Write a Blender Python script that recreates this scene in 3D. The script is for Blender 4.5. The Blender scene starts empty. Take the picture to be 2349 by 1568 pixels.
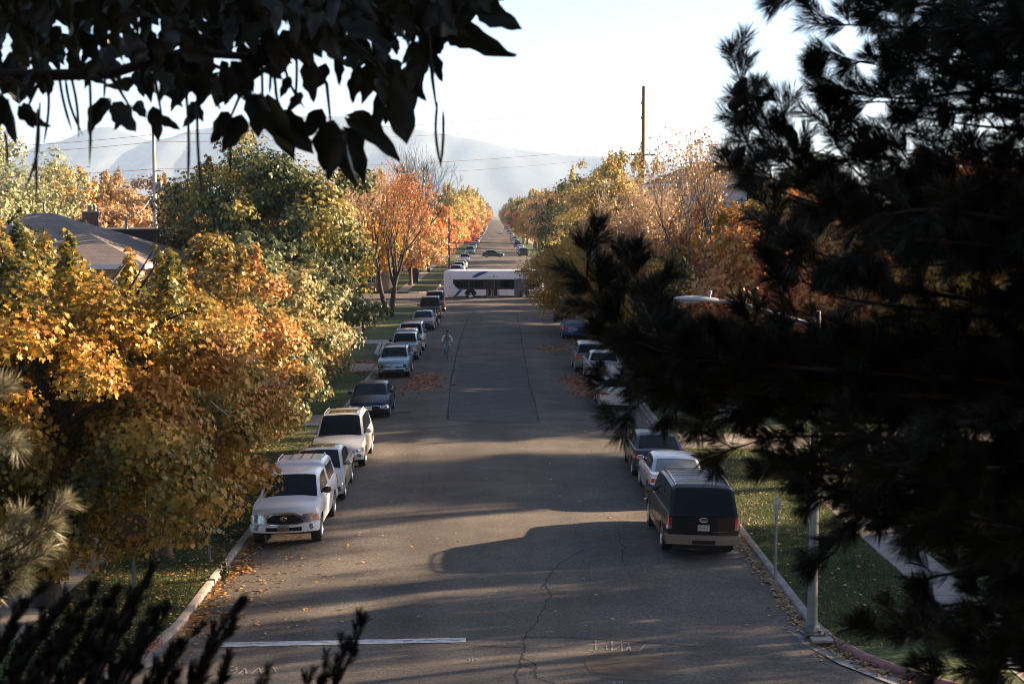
import bpy, math, random
import numpy as np
from mathutils import Vector, Matrix, Euler
R = math.radians
SC = bpy.context.scene
COL = SC.collection

# ------------------------------------------------------------------ camera
CAM_Z = 9.1
PITCH, YAW = R(4.834), R(0.606)
cam = bpy.data.cameras.new("camera")
cam.sensor_width = 36.0
cam.lens = 53.66
cam.clip_start = 0.1
cam.clip_end = 30000
cam.dof.use_dof = True
cam.dof.focus_distance = 75.0
cam.dof.aperture_fstop = 4.6
camo = bpy.data.objects.new("camera", cam)
camo.location = (0, 0, CAM_Z)
camo.rotation_euler = (R(90) - PITCH, 0, -YAW)
COL.objects.link(camo)
SC.camera = camo

# ------------------------------------------------------------------ sky and sun
SUN_EL, SUN_AZ = R(15.5), R(70.0)          # azimuth measured from +Y towards +X
world = bpy.data.worlds.new("World")
SC.world = world
world.use_nodes = True
wn = world.node_tree
bg = wn.nodes['Background']
sky = wn.nodes.new('ShaderNodeTexSky')
sky.sky_type = 'NISHITA'
sky.sun_disc = False
sky.sun_elevation = SUN_EL
sky.sun_rotation = SUN_AZ
sky.altitude = 1400
sky.air_density = 0.65
sky.dust_density = 3.0
sky.ozone_density = 0.8
wn.links.new(sky.outputs[0], bg.inputs[0])
bg.inputs[1].default_value = 0.05
sd = Vector((math.cos(SUN_EL) * math.sin(SUN_AZ), math.cos(SUN_EL) * math.cos(SUN_AZ), math.sin(SUN_EL)))
sl = bpy.data.lights.new("sun", 'SUN')
sl.energy = 5.0
sl.angle = R(0.53)
sl.color = (1.0, 0.73, 0.48)
so = bpy.data.objects.new("sun", sl)
so.rotation_euler = (-sd).to_track_quat('-Z', 'Y').to_euler()
so.location = (60, 20, 60)
COL.objects.link(so)
SC.view_settings.view_transform = 'Standard'
SC.view_settings.look = 'None'
SC.view_settings.gamma = 1.0
SC.view_settings.use_curve_mapping = False
SC.view_settings.exposure = 2.55
SC.cycles.use_denoising = True
SC.cycles.filter_width = 0.95
SC.cycles.max_bounces = 6
SC.cycles.diffuse_bounces = 3
SC.cycles.transparent_max_bounces = 6
SC.cycles.volume_bounces = 1
SC.render.film_transparent = False

# ------------------------------------------------------------------ helpers
_rot = Euler((R(90) - PITCH, 0, -YAW)).to_matrix()
def ray(px, py):
    """direction of a point of the photograph (2348 wide) as seen from the camera"""
    return _rot @ Vector(((px - 1174) / 3500.0, (784 - py) / 3500.0, -1.0))
def P(px, py, Y):
    d = ray(px, py); k = Y / d.y
    return Vector((d.x * k, Y, CAM_Z + d.z * k))
def G(px, py, z=0.0):
    d = ray(px, py); k = (z - CAM_Z) / d.z
    return Vector((d.x * k, d.y * k, z))
def crown_z(x):
    return 0.13 * max(0.0, 1 - (x / 6.5) ** 2)

def tag(o, label=None, cat=None, group=None, kind=None):
    if label: o['label'] = label
    if cat: o['category'] = cat
    if group: o['group'] = group
    if kind: o['kind'] = kind
    return o
def empty(name, loc=(0, 0, 0), rz=0.0, label=None, cat=None, group=None, parent=None):
    o = bpy.data.objects.new(name, None)
    o.location = loc; o.rotation_euler = (0, 0, rz); o.empty_display_size = 0.3
    COL.objects.link(o)
    if parent: o.parent = parent
    return tag(o, label, cat, group)
def link(name, me, parent=None, loc=None):
    o = bpy.data.objects.new(name, me)
    COL.objects.link(o)
    if parent is not None: o.parent = parent
    if loc is not None: o.location = loc
    return o

class MB:
    """collects shapes and links them as one mesh object"""
    def __init__(s): s.v = []; s.f = []; s.m = []; s.mats = []
    def mi(s, mat):
        if mat is None: return 0
        if mat not in s.mats: s.mats.append(mat)
        return s.mats.index(mat)
    def add(s, vs, fs, mat=None):
        b = len(s.v); k = s.mi(mat)
        s.v.extend([tuple(p) for p in vs]); s.f.extend([tuple(i + b for i in f) for f in fs]); s.m.extend([k] * len(fs))
    def box(s, x0, x1, y0, y1, z0, z1, mat=None, M=None):
        vs = [Vector(p) for p in ((x0,y0,z0),(x1,y0,z0),(x1,y1,z0),(x0,y1,z0),(x0,y0,z1),(x1,y0,z1),(x1,y1,z1),(x0,y1,z1))]
        if M: vs = [M @ p for p in vs]
        s.add(vs, [(3,2,1,0),(4,5,6,7),(0,1,5,4),(1,2,6,5),(2,3,7,6),(3,0,4,7)], mat)
    def tube(s, pts, rad, n=8, mat=None, cap=True):
        pts = [Vector(p) for p in pts]
        if not hasattr(rad, '__len__'): rad = [rad] * len(pts)
        vs = []; fs = []
        up = None
        for i, p in enumerate(pts):
            t = (pts[min(i + 1, len(pts) - 1)] - pts[max(i - 1, 0)])
            if t.length < 1e-9: t = Vector((0, 0, 1))
            t.normalize()
            if up is None: up = Vector((1, 0, 0)) if abs(t.x) < .8 else Vector((0, 1, 0))
            a = (up - t * up.dot(t))
            if a.length < 1e-5: a = t.orthogonal()
            a.normalize(); up = a
            b = t.cross(a)
            for k in range(n):
                an = 2 * math.pi * k / n
                vs.append(p + (a * math.cos(an) + b * math.sin(an)) * rad[i])
        for i in range(len(pts) - 1):
            for k in range(n):
                k2 = (k + 1) % n
                fs.append((i*n+k, i*n+k2, (i+1)*n+k2, (i+1)*n+k))
        if cap:
            fs.append(tuple(range(n))[::-1]); fs.append(tuple(range((len(pts)-1)*n, len(pts)*n)))
        s.add(vs, fs, mat)
    def lathe(s, prof, n=24, axis='x', mat=None, org=(0, 0, 0), a0=0.0):
        """prof: (r, h) pairs revolved about axis through org"""
        vs = []; fs = []
        for (r, h) in prof:
            for k in range(n):
                an = a0 + 2 * math.pi * k / n
                c, d = r * math.cos(an), r * math.sin(an)
                p = {'x': (h, c, d), 'y': (c, h, d), 'z': (c, d, h)}[axis]
                vs.append((p[0] + org[0], p[1] + org[1], p[2] + org[2]))
        for i in range(len(prof) - 1):
            for k in range(n):
                k2 = (k + 1) % n
                fs.append((i*n+k, i*n+k2, (i+1)*n+k2, (i+1)*n+k))
        s.add(vs, fs, mat)
    def grid(s, rows, mat=None, flip=False):
        """rows: list of equally long lists of points"""
        m = len(rows[0]); vs = [p for r in rows for p in r]; fs = []
        for i in range(len(rows) - 1):
            for j in range(m - 1):
                q = (i*m+j, i*m+j+1, (i+1)*m+j+1, (i+1)*m+j)
                fs.append(q[::-1] if flip else q)
        s.add(vs, fs, mat)
    def sphere(s, c, r, nu=10, nv=7, mat=None):
        rx, ry, rz = r if hasattr(r, '__len__') else (r, r, r)
        rows = []
        for i in range(nv + 1):
            th = math.pi * i / nv
            rows.append([(c[0] + rx*math.sin(th)*math.cos(2*math.pi*k/nu), c[1] + ry*math.sin(th)*math.sin(2*math.pi*k/nu), c[2] + rz*math.cos(th)) for k in range(nu + 1)])
        s.grid(rows, mat)
    def mesh(s, name, smooth=None):
        me = bpy.data.meshes.new(name)
        me.from_pydata([tuple(p) for p in s.v], [], s.f)
        for m in s.mats: me.materials.append(m)
        if len(s.mats) > 1: me.polygons.foreach_set('material_index', s.m)
        if smooth is not None:
            me.polygons.foreach_set('use_smooth', [True] * len(me.polygons))
            me.set_sharp_from_angle(angle=R(smooth))
        me.update()
        return me
    def build(s, name, parent=None, smooth=None, loc=None):
        return link(name, s.mesh(name, smooth), parent, loc)

def np_mesh(name, V, nper, mat=None, faces_per=None):
    """V: (N*K,3) vertices; every K consecutive vertices are one face"""
    n = len(V) // nper
    me = bpy.data.meshes.new(name)
    me.vertices.add(len(V)); me.vertices.foreach_set('co', np.ascontiguousarray(V, dtype=np.float32).ravel())
    me.loops.add(n * nper); me.loops.foreach_set('vertex_index', np.arange(n * nper, dtype=np.int32))
    me.polygons.add(n); me.polygons.foreach_set('loop_start', np.arange(0, n * nper, nper, dtype=np.int32))
    me.update(calc_edges=True)
    if mat: me.materials.append(mat)
    return me

# ------------------------------------------------------------------ materials
def newmat(name):
    m = bpy.data.materials.new(name); m.use_nodes = True
    nt = m.node_tree; b = nt.nodes['Principled BSDF']
    return m, nt, b
def N(nt, typ, **kw):
    n = nt.nodes.new(typ)
    for k, v in kw.items(): setattr(n, k, v)
    return n
def ramp(nt, stops):
    r = nt.nodes.new('ShaderNodeValToRGB'); e = r.color_ramp.elements
    while len(e) < len(stops): e.new(0.5)
    for i, (p, c) in enumerate(stops):
        e[i].position = p; e[i].color = (*c, 1) if len(c) == 3 else c
    return r
def plain(name, col, rough=0.6, metal=0.0, spec=0.5, vary=0.12, scale=6.0, coat=0.0, bump=0.0):
    m, nt, b = newmat(name)
    tc = N(nt, 'ShaderNodeTexCoord'); nz = N(nt, 'ShaderNodeTexNoise'); nz.inputs['Scale'].default_value = scale; nz.inputs['Detail'].default_value = 5
    nt.links.new(tc.outputs['Object'], nz.inputs['Vector'])
    lo = tuple(c * (1 - vary) for c in col); hi = tuple(min(1, c * (1 + vary)) for c in col)
    r = ramp(nt, [(0.3, lo), (0.7, hi)])
    nt.links.new(nz.outputs['Fac'], r.inputs[0]); nt.links.new(r.outputs[0], b.inputs['Base Color'])
    b.inputs['Roughness'].default_value = rough; b.inputs['Metallic'].default_value = metal
    b.inputs['Specular IOR Level'].default_value = spec
    if coat: b.inputs['Coat Weight'].default_value = coat; b.inputs['Coat Roughness'].default_value = 0.06
    if bump:
        bp = N(nt, 'ShaderNodeBump'); bp.inputs['Strength'].default_value = bump; bp.inputs['Distance'].default_value = 0.02
        nt.links.new(nz.outputs['Fac'], bp.inputs['Height']); nt.links.new(bp.outputs[0], b.inputs['Normal'])
    return m
def leafmat(name, cols, scale=0.35, trans=0.28, rough=0.5, isl=0.5, detail=3):
    """leaves: colour drifts through the crown in patches and differs a little from leaf to leaf"""
    m, nt, b = newmat(name)
    tc = N(nt, 'ShaderNodeTexCoord'); nz = N(nt, 'ShaderNodeTexNoise'); nz.inputs['Scale'].default_value = scale; nz.inputs['Detail'].default_value = detail
    nt.links.new(tc.outputs['Object'], nz.inputs['Vector'])
    geo = N(nt, 'ShaderNodeNewGeometry')
    mp = N(nt, 'ShaderNodeMapRange'); mp.inputs[1].default_value = 0.3; mp.inputs[2].default_value = 0.7
    nt.links.new(nz.outputs['Fac'], mp.inputs[0])
    mx = N(nt, 'ShaderNodeMath', operation='MULTIPLY_ADD')
    sb = N(nt, 'ShaderNodeMath', operation='SUBTRACT'); sb.inputs[1].default_value = 0.5
    nt.links.new(geo.outputs['Random Per Island'], sb.inputs[0])
    nt.links.new(sb.outputs[0], mx.inputs[0]); mx.inputs[1].default_value = isl; nt.links.new(mp.outputs[0], mx.inputs[2])
    r = ramp(nt, [(i / (len(cols) - 1), c) for i, c in enumerate(cols)])
    nt.links.new(mx.outputs[0], r.inputs[0]); nt.links.new(r.outputs[0], b.inputs['Base Color'])
    b.inputs['Roughness'].default_value = rough
    b.inputs['Specular IOR Level'].default_value = 0.35
    tr = N(nt, 'ShaderNodeBsdfTranslucent'); nt.links.new(r.outputs[0], tr.inputs[0])
    mix = N(nt, 'ShaderNodeMixShader'); mix.inputs[0].default_value = trans
    nt.links.new(b.outputs[0], mix.inputs[1]); nt.links.new(tr.outputs[0], mix.inputs[2])
    nt.links.new(mix.outputs[0], nt.nodes['Material Output'].inputs[0])
    return m

M = {}
M['bark'] = plain('bark', (.10, .075, .055), .9, scale=9, vary=.4, bump=.6)
M['bark_pale'] = plain('bark_pale', (.42, .34, .26), .9, scale=9, vary=.3)
M['bark_black'] = plain('bark_black', (.035, .028, .022), .9, scale=12, vary=.4, bump=.5)
M['maple_gold'] = leafmat('maple_gold', [(.04, .055, .02), (.13, .12, .025), (.29, .19, .028), (.38, .21, .028), (.34, .14, .028)], .42)
M['maple_mixed'] = leafmat('maple_mixed', [(.04, .055, .02), (.10, .11, .035), (.26, .18, .035), (.36, .19, .035), (.32, .12, .035)], .40)
M['maple_orange'] = leafmat('maple_orange', [(.09, .09, .03), (.24, .18, .045), (.38, .24, .055), (.42, .20, .05), (.34, .12, .045)], .45)
M['maple_green'] = leafmat('maple_green', [(.026, .042, .017), (.046, .07, .026), (.09, .105, .035), (.27, .23, .06), (.42, .27, .05)], .34, isl=.42)
M['maple_pale'] = leafmat('maple_pale', [(.05, .07, .03), (.13, .15, .065), (.27, .24, .10), (.38, .29, .11), (.38, .22, .07)], .4)
M['maple_olive'] = leafmat('maple_olive', [(.06, .07, .025), (.13, .11, .03), (.28, .17, .04), (.40, .20, .05)], .3)
M['locust_gold'] = leafmat('locust_gold', [(.26, .16, .03), (.40, .24, .035), (.48, .26, .035), (.48, .20, .03)], .35)
M['fall_orange'] = leafmat('fall_orange', [(.40, .26, .08), (.50, .26, .08), (.52, .20, .07), (.44, .13, .06)], .3)
M['fall_red'] = leafmat('fall_red', [(.46, .30, .09), (.52, .26, .07), (.52, .18, .06), (.46, .11, .05)], .3)
M['crimson'] = leafmat('crimson', [(.35, .03, .03), (.45, .03, .04), (.30, .02, .03)], .5)
M['fall_yellow'] = leafmat('fall_yellow', [(.22, .20, .06), (.44, .34, .11), (.52, .38, .13), (.52, .30, .10)], .3)
M['fall_tan'] = leafmat('fall_tan', [(.30, .20, .10), (.42, .28, .15), (.46, .30, .16), (.40, .22, .12)], .3)
M['far_green'] = leafmat('far_green', [(.05, .065, .03), (.09, .11, .04), (.16, .16, .055), (.30, .24, .08)], .25)
M['willow'] = leafmat('willow', [(.24, .26, .14), (.32, .33, .18), (.38, .36, .19)], .4, trans=.3)
M['fall_peach'] = leafmat('fall_peach', [(.30, .22, .08), (.46, .30, .12), (.50, .24, .11), (.46, .16, .09)], .3)
# ------------------------------------------------------------------ setting
def asphalt_mat():
    m, nt, b = newmat('asphalt')
    tc = N(nt, 'ShaderNodeTexCoord')
    def noise(scale, det=4, vec=None, rough=.5):
        n = N(nt, 'ShaderNodeTexNoise'); n.inputs['Scale'].default_value = scale; n.inputs['Detail'].default_value = det; n.inputs['Roughness'].default_value = rough
        nt.links.new(vec or tc.outputs['Object'], n.inputs['Vector']); return n
    mp = N(nt, 'ShaderNodeMapping'); mp.inputs['Scale'].default_value = (.55, .035, 1)
    nt.links.new(tc.outputs['Object'], mp.inputs[0])
    a = noise(1.0, 3, mp.outputs[0]); c = noise(.35, 5); g = noise(14, 3, rough=.7); g2 = noise(48, 3, rough=.8)
    ra = ramp(nt, [(.32, (.104, .094, .085)), (.68, (.148, .131, .114))])
    nt.links.new(a.outputs['Fac'], ra.inputs[0])
    def mul(c1, fac_node, lo, hi):
        r = ramp(nt, [(.35, (lo,) * 3), (.65, (hi,) * 3)]); nt.links.new(fac_node.outputs['Fac'], r.inputs[0])
        mx = N(nt, 'ShaderNodeMix', data_type='RGBA', blend_type='MULTIPLY'); mx.inputs[0].default_value = 1
        nt.links.new(c1, mx.inputs[6]); nt.links.new(r.outputs[0], mx.inputs[7]); return mx.outputs[2]
    st = noise(.9, 6, rough=.65); o = mul(ra.outputs[0], c, .80, 1.12); o = mul(o, st, .90, 1.06); o = mul(o, g, .72, 1.26); o = mul(o, g2, .62, 1.38)
    nt.links.new(o, b.inputs['Base Color'])
    b.inputs['Roughness'].default_value = .95; b.inputs['Specular IOR Level'].default_value = .08
    bp = N(nt, 'ShaderNodeBump'); bp.inputs['Strength'].default_value = .5; bp.inputs['Distance'].default_value = .012
    nt.links.new(g2.outputs['Fac'], bp.inputs['Height']); nt.links.new(bp.outputs[0], b.inputs['Normal'])
    return m
M['asphalt'] = asphalt_mat()
def lawn_mat():
    m, nt, b = newmat('lawn')
    tc = N(nt, 'ShaderNodeTexCoord')
    n1 = N(nt, 'ShaderNodeTexNoise'); n1.inputs['Scale'].default_value = .25; n1.inputs['Detail'].default_value = 6
    n2 = N(nt, 'ShaderNodeTexNoise'); n2.inputs['Scale'].default_value = 9; n2.inputs['Detail'].default_value = 6
    for n in (n1, n2): nt.links.new(tc.outputs['Object'], n.inputs['Vector'])
    r1 = ramp(nt, [(.3, (.035, .062, .018)), (.55, (.06, .085, .03)), (.75, (.11, .10, .045))])
    r2 = ramp(nt, [(.3, (.6, .6, .6)), (.7, (1.35, 1.3, 1.2))])
    nt.links.new(n1.outputs['Fac'], r1.inputs[0]); nt.links.new(n2.outputs['Fac'], r2.inputs[0])
    mx = N(nt, 'ShaderNodeMix', data_type='RGBA', blend_type='MULTIPLY'); mx.inputs[0].default_value = 1
    nt.links.new(r1.outputs[0], mx.inputs[6]); nt.links.new(r2.outputs[0], mx.inputs[7])
    nt.links.new(mx.outputs[2], b.inputs['Base Color']); b.inputs['Roughness'].default_value = .9; b.inputs['Specular IOR Level'].default_value = .2
    bp = N(nt, 'ShaderNodeBump'); bp.inputs['Strength'].default_value = 1; bp.inputs['Distance'].default_value = .05
    nt.links.new(n2.outputs['Fac'], bp.inputs['Height']); nt.links.new(bp.outputs[0], b.inputs['Normal'])
    return m
M['lawn'] = lawn_mat()
M['concrete'] = plain('concrete', (.30, .26, .23), .9, spec=.15, scale=3, vary=.22, bump=.2)
M['gutter'] = plain('gutter', (.25, .235, .22), .85, scale=2.2, vary=.3, bump=.2)
M['red_kerb'] = plain('red_kerb', (.26, .12, .11), .8, scale=7, vary=.35)
M['paint'] = plain('paint', (.50, .50, .50), .7, scale=5, vary=.25)
M['paint_worn'] = plain('paint_worn', (.21, .20, .195), .85, scale=8, vary=.25)
M['crack'] = plain('crack', (.012, .012, .012), .95, scale=5)
M['seam'] = plain('seam', (.055, .054, .053), .95, spec=.08, scale=1.5, vary=.4)
M['patch'] = plain('patch', (.115, .092, .070), .95, spec=.08, scale=4, vary=.25, bump=.4)
M['newer'] = plain('newer', (.098, .095, .092), .95, spec=.08, scale=1.2, vary=.14, bump=.2)
M['ground'] = plain('ground', (.10, .095, .05), .95, scale=.05, vary=.4)

HW = 6.9            # kerb line
X1, X2 = 148.0, 173.0   # cross street
X3, X4 = 303.0, 316.0
YF = 1900.0
mb = MB(); mb.grid([[(-9000, -200, -.10), (9000, -200, -.10)], [(-9000, 14000, -.10), (9000, 14000, -.10)]], M['ground'], flip=True)
tag(mb.build('ground'), kind='structure')
# main road with its crown
xs = [-6.75 + 13.5 * i / 12 for i in range(13)]
ys = [-8, 20, 40, 60, 90, 130, 200, 300, 500, 900, 1400, YF]
mb = MB(); mb.grid([[(x, y, .02 + crown_z(x) + (0.004 if abs(x) > 6.4 else 0)) for x in xs] for y in ys], M['asphalt'], flip=True)
tag(mb.build('road', smooth=40), kind='structure')
mb = MB()
for s in (-1, 1):
    for a, b_ in ((X1, X2), (X3, X4), (8, 24)):
        q = [(s * 6.72, a, .012), (s * 400, a, .012), (s * 400, b_, .012), (s * 6.72, b_, .012)]
        mb.add(q if s > 0 else q[::-1], [(0, 1, 2, 3)], M['asphalt'])
    # flare of the near corner
    q = [(s * 6.72, 20, .010), (s * 16, 20, .010), (s * 13, 26.5, .010), (s * 9.5, 28.5, .010), (s * 7.2, 33, .010), (s * 6.72, 34, .010)]
    mb.add(q if s > 0 else q[::-1], [(0, 1, 2, 3, 4, 5)], M['asphalt'])
    for y0 in (X1 - 3, X2):
        q = [(s * 6.70, y0, .008), (s * 10, y0, .008), (s * 10, y0 + 3, .008), (s * 6.70, y0 + 3, .008)]
        mb.add(q if s > 0 else q[::-1], [(0, 1, 2, 3)], M['asphalt'])
tag(mb.build('cross_street'), kind='structure')

def kerb_path(s, y0, y1, near=False, r=3.0):
    """centre line of one kerb; round corners at both ends"""
    pts = []
    rn = 7.0 if near else r
    yn = 33.0 if near else y0 + r
    for k in range(9):
        a = math.pi / 2 * (1 - k / 8)
        pts.append((s * (HW + rn - rn * math.cos(a)), yn - rn * math.sin(a)))
    n = max(2, int((y1 - r - yn) / 12))
    for k in range(1, n):
        pts.append((s * HW, yn + (y1 - r - yn) * k / n))
    if y1 < YF:
        for k in range(9):
            a = math.pi / 2 * k / 8
            pts.append((s * (HW + r - r * math.cos(a)), y1 - r + r * math.sin(a)))
    else: pts.append((s * HW, y1))
    return pts
def offset(pts, s, d):
    out = []
    for i, p in enumerate(pts):
        a = Vector(pts[max(i - 1, 0)]); b = Vector(pts[min(i + 1, len(pts) - 1)])
        t = (b - a).normalized(); n = Vector((t.y, -t.x)) * s
        out.append((p[0] + n.x * d, p[1] + n.y * d))
    return out
blocks = [(26, X1, True), (X2, X3, False), (X4, YF, False)]
for s in (-1, 1):
    kb = MB(); gb = MB(); lb = MB(); wb = MB()
    for (y0, y1, near) in blocks:
        path = kerb_path(s, y0, y1, near)
        o1 = offset(path, s, .16); g0 = offset(path, s, -.55)
        for i in range(len(path) - 1):
            mat = M['red_kerb'] if (near and path[i + 1][1] < 33.0) else M['concrete']
            a, b = path[i], path[i + 1]; c, d = o1[i], o1[i + 1]
            rows = [[(a[0], a[1], -.03), (a[0] + s*.0, a[1], .13), (a[0] + (c[0]-a[0])*.2, a[1] + (c[1]-a[1])*.2, .155), (c[0], c[1], .158), (c[0], c[1], -.03)],
                    [(b[0], b[1], -.03), (b[0], b[1], .13), (b[0] + (d[0]-b[0])*.2, b[1] + (d[1]-b[1])*.2, .155), (d[0], d[1], .158), (d[0], d[1], -.03)]]
            kb.grid(rows, mat, flip=(s < 0))
            e, f = g0[i], g0[i + 1]
            q = [(e[0], e[1], .033), (a[0], a[1], .016), (b[0], b[1], .016), (f[0], f[1], .033)]
            gb.add(q if s > 0 else q[::-1], [(0, 1, 2, 3)], M['gutter'])
        # lawn, cut by the pavement
        inner = [(p[0] - s*0.01, p[1]) for p in o1]
        y_lo, y_hi = inner[0][1], inner[-1][1]
        strip = [(p[0], p[1], .140) for p in inner if abs(p[0]) <= 10.15]
        strip = [(s * 10.15, strip[0][1], .14)] + strip + [(s * 10.15, strip[-1][1], .14)]
        if s > 0: strip = strip[::-1]
        lb.add(strip, [tuple(range(len(strip)))], M['lawn'])
        q = [(s * 11.35, y_lo, .14), (s * 300, y_lo, .14), (s * 300, y_hi, .14), (s * 11.35, y_hi, .14)]
        lb.add(q if s > 0 else q[::-1], [(0, 1, 2, 3)], M['lawn'])
        y = y_lo
        while y < min(y_hi, 520):
            q = [(s * 10.13, y, .150), (s * 11.37, y, .150), (s * 11.37, min(y + 1.5, y_hi) - .02, .150), (s * 10.13, min(y + 1.5, y_hi) - .02, .150)]
            wb.add(q if s > 0 else q[::-1], [(0, 1, 2, 3)], M['concrete']); y += 1.5
        q = [(s * 10.14, y_lo, .143), (s * 11.36, y_lo, .143), (s * 11.36, y_hi, .143), (s * 10.14, y_hi, .143)]
        wb.add(q if s > 0 else q[::-1], [(0, 1, 2, 3)], M['crack'] if y_hi < 400 else M['concrete'])
    # driveways across the strip
    for (a, b_) in ({-1: [(64, 67.5), (86.0, 90.5), (104.5, 107.5)], 1: [(57.5, 61.5), (96, 99)]}[s]):
        q = [(s * 6.55, a - .5, .046), (s * 7.3, a, .166), (s * 24, a, .166), (s * 24, b_, .166), (s * 7.3, b_, .166), (s * 6.55, b_ + .5, .046)]
        wb.add(q if s > 0 else q[::-1], [(0, 1, 2, 3, 4, 5)], M['concrete'])
    tag(kb.build('kerb', smooth=50), kind='structure'); tag(gb.build('gutter'), kind='structure')
    tag(lb.build('lawn'), kind='structure'); tag(wb.build('pavement'), kind='structure')

# ---- markings, cracks and seams lying on the road
def road_pt(p, dz):
    return (p.x, p.y, .02 + crown_z(p.x) + dz)
def on_road(px, py):
    g = G(px, py, .14)
    for _ in range(3): g = G(px, py, .02 + crown_z(g.x))
    return g
def strip_on_road(mb, pts, w, mat, dz=.006, jitter=0, seed=0, sub=1):
    rnd = random.Random(seed)
    g = [on_road(*p) for p in pts]
    if sub > 1:
        h = []
        for i in range(len(g) - 1):
            for k in range(sub):
                q = g[i].lerp(g[i + 1], k / sub)
                if k: q = q + Vector((rnd.uniform(-jitter, jitter), rnd.uniform(-jitter, jitter), 0))
                h.append(q)
        h.append(g[-1]); g = h
    L = []; Rr = []
    for i, p in enumerate(g):
        t = g[min(i + 1, len(g) - 1)] - g[max(i - 1, 0)]; t.z = 0; t.normalize()
        n = Vector((t.y, -t.x, 0)); ww = w * (rnd.uniform(.55, 1.3) if jitter else 1)
        L.append(road_pt(p - n * ww / 2, dz)); Rr.append(road_pt(p + n * ww / 2, dz))
    mb.grid([L, Rr], mat)
def z7(x, y): return ((1200 + x * .3831) * .8153, (1600 + y * .3831) * .8153)
mb = MB()
for pts in ([(930, 0), (885, 70), (870, 110), (915, 195), (875, 235), (870, 290), (815, 345), (820, 380), (760, 440), (722, 500), (705, 545), (728, 575), (700, 620), (685, 680), (690, 715), (648, 765), (670, 843)],
            [(690, 655), (760, 675), (800, 700), (795, 740), (805, 800), (950, 843)], [(700, 705), (770, 722), (790, 735)],
            [(20, 525), (80, 537), (200, 550), (440, 565), (600, 573)], [(600, 573), (720, 570)],
            [(730, 495), (900, 497), (1100, 505), (1300, 515), (1500, 530), (1800, 552), (2000, 575)],
            [(865, 110), (840, 140), (850, 150)], [(1222, 735), (1232, 755), (1270, 772), (1390, 782)]):
    strip_on_road(mb, [z7(*p) for p in pts], .028, M['crack'], jitter=.03, seed=len(pts), sub=5)
def z73(x, y): return ((1500 + x * .4464) * .8153, (900 + y * .4464) * .8153)
for pts in ([(535, 1335), (555, 1370), (540, 1400), (575, 1440)], [(440, 1430), (330, 1440), (270, 1470), (180, 1520), (140, 1568)], [(0, 500), (25, 560), (38, 640)], [(560, 1440), (565, 1500), (590, 1560)]):
    strip_on_road(mb, [z73(*p) for p in pts], .03, M['crack'], jitter=.04, seed=7, sub=5)
tag(mb.build('road_crack'), kind='structure')
mb = MB()
strip_on_road(mb, [(1026, 963), (1033, 880), (1045, 820), (1058, 770), (1072, 735), (1085, 712)], .09, M['seam'], .008, .02, 1, 5)
strip_on_road(mb, [(1026, 963), (1130, 968), (1236, 967)], .09, M['seam'], .008, .02, 2, 6)
strip_on_road(mb, [(1236, 967), (1228, 930), (1213, 880), (1206, 840), (1196, 780), (1186, 720)], .06, M['seam'], .008, .02, 3, 6)
strip_on_road(mb, [(870, 990), (1000, 980), (1100, 972), (1235, 968)], .05, M['seam'], .007, .02, 4, 6)
strip_on_road(mb, [(1048, 835), (1120, 838), (1206, 838)], .09, M['seam'], .008, .03, 4, 6)
strip_on_road(mb, [(940, 830), (1048, 832)], .07, M['seam'], .007, .03, 4, 6)
strip_on_road(mb, [(1206, 838), (1340, 842)], .07, M['seam'], .007, .03, 4, 6)
tag(mb.build('road_seam'), kind='structure')
mb = MB()
a = [on_road(*p) for p in ((1028, 962), (1234, 966), (1205, 838), (1048, 833))]
rows = []
for k in range(9):
    t = k / 8; l = a[0].lerp(a[3], t); r = a[1].lerp(a[2], t)
    rows.append([road_pt(l.lerp(r, j / 8), .004) for j in range(9)])
mb.grid(rows, M['newer'])
tag(mb.build('road_patch'), kind='structure')
mb = MB()     # round repair in the near roadway
c = on_road(*z7(1470, 705)); vs = []
for k in range(40):
    an = 2 * math.pi * k / 40; r = 1 + .05 * math.sin(5 * an + 1)
    vs.append(road_pt(Vector((c.x + 0.85 * r * math.cos(an), c.y + 1.0 * r * math.sin(an), 0)), .005))
mb.add(vs, [tuple(range(40))], M['patch'])
c = on_road(925, 946)
vs = [road_pt(Vector((c.x + .36 * math.cos(2 * math.pi * k / 24), c.y + .36 * math.sin(2 * math.pi * k / 24), 0)), .009) for k in range(24)]
mb.add(vs, [tuple(range(24))], M['seam'])
tag(mb.build('road_repair'), kind='structure')
mb = MB()
rows_a = []; rows_b = []
rnd = random.Random(4)
for k in range(41):
    t = k / 40; x = 498 + 570 * t; y = 1478.5 - 11.5 * t
    rows_a.append(road_pt(on_road(x, y - 5 + rnd.uniform(-.4, .4)), .010)); rows_b.append(road_pt(on_road(x, y + 5 + rnd.uniform(-.5, .5)), .010))
mb.grid([rows_b, rows_a], M['paint'])
tag(mb.build('stop_line'), kind='structure')
mb = MB()
for pts, w in (([(498, 1474), (560, 1478), (640, 1473)], .015), ([(700, 1472), (735, 1471), (760, 1476), (860, 1471)], .015), ([(880, 1466), (960, 1470), (1010, 1467), (1060, 1470)], .02), ([(925, 1471), (945, 1468)], .04)):
    strip_on_road(mb, pts, w, M['crack'], .014, .012, 5, 8)
tag(mb.build('road_crack'), kind='structure')
mb = MB()     # survey marks chalked on the asphalt
def z3(x, y): return ((400 + x * .29800) * .8153, (1600 + y * .298) * .8153)
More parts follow.
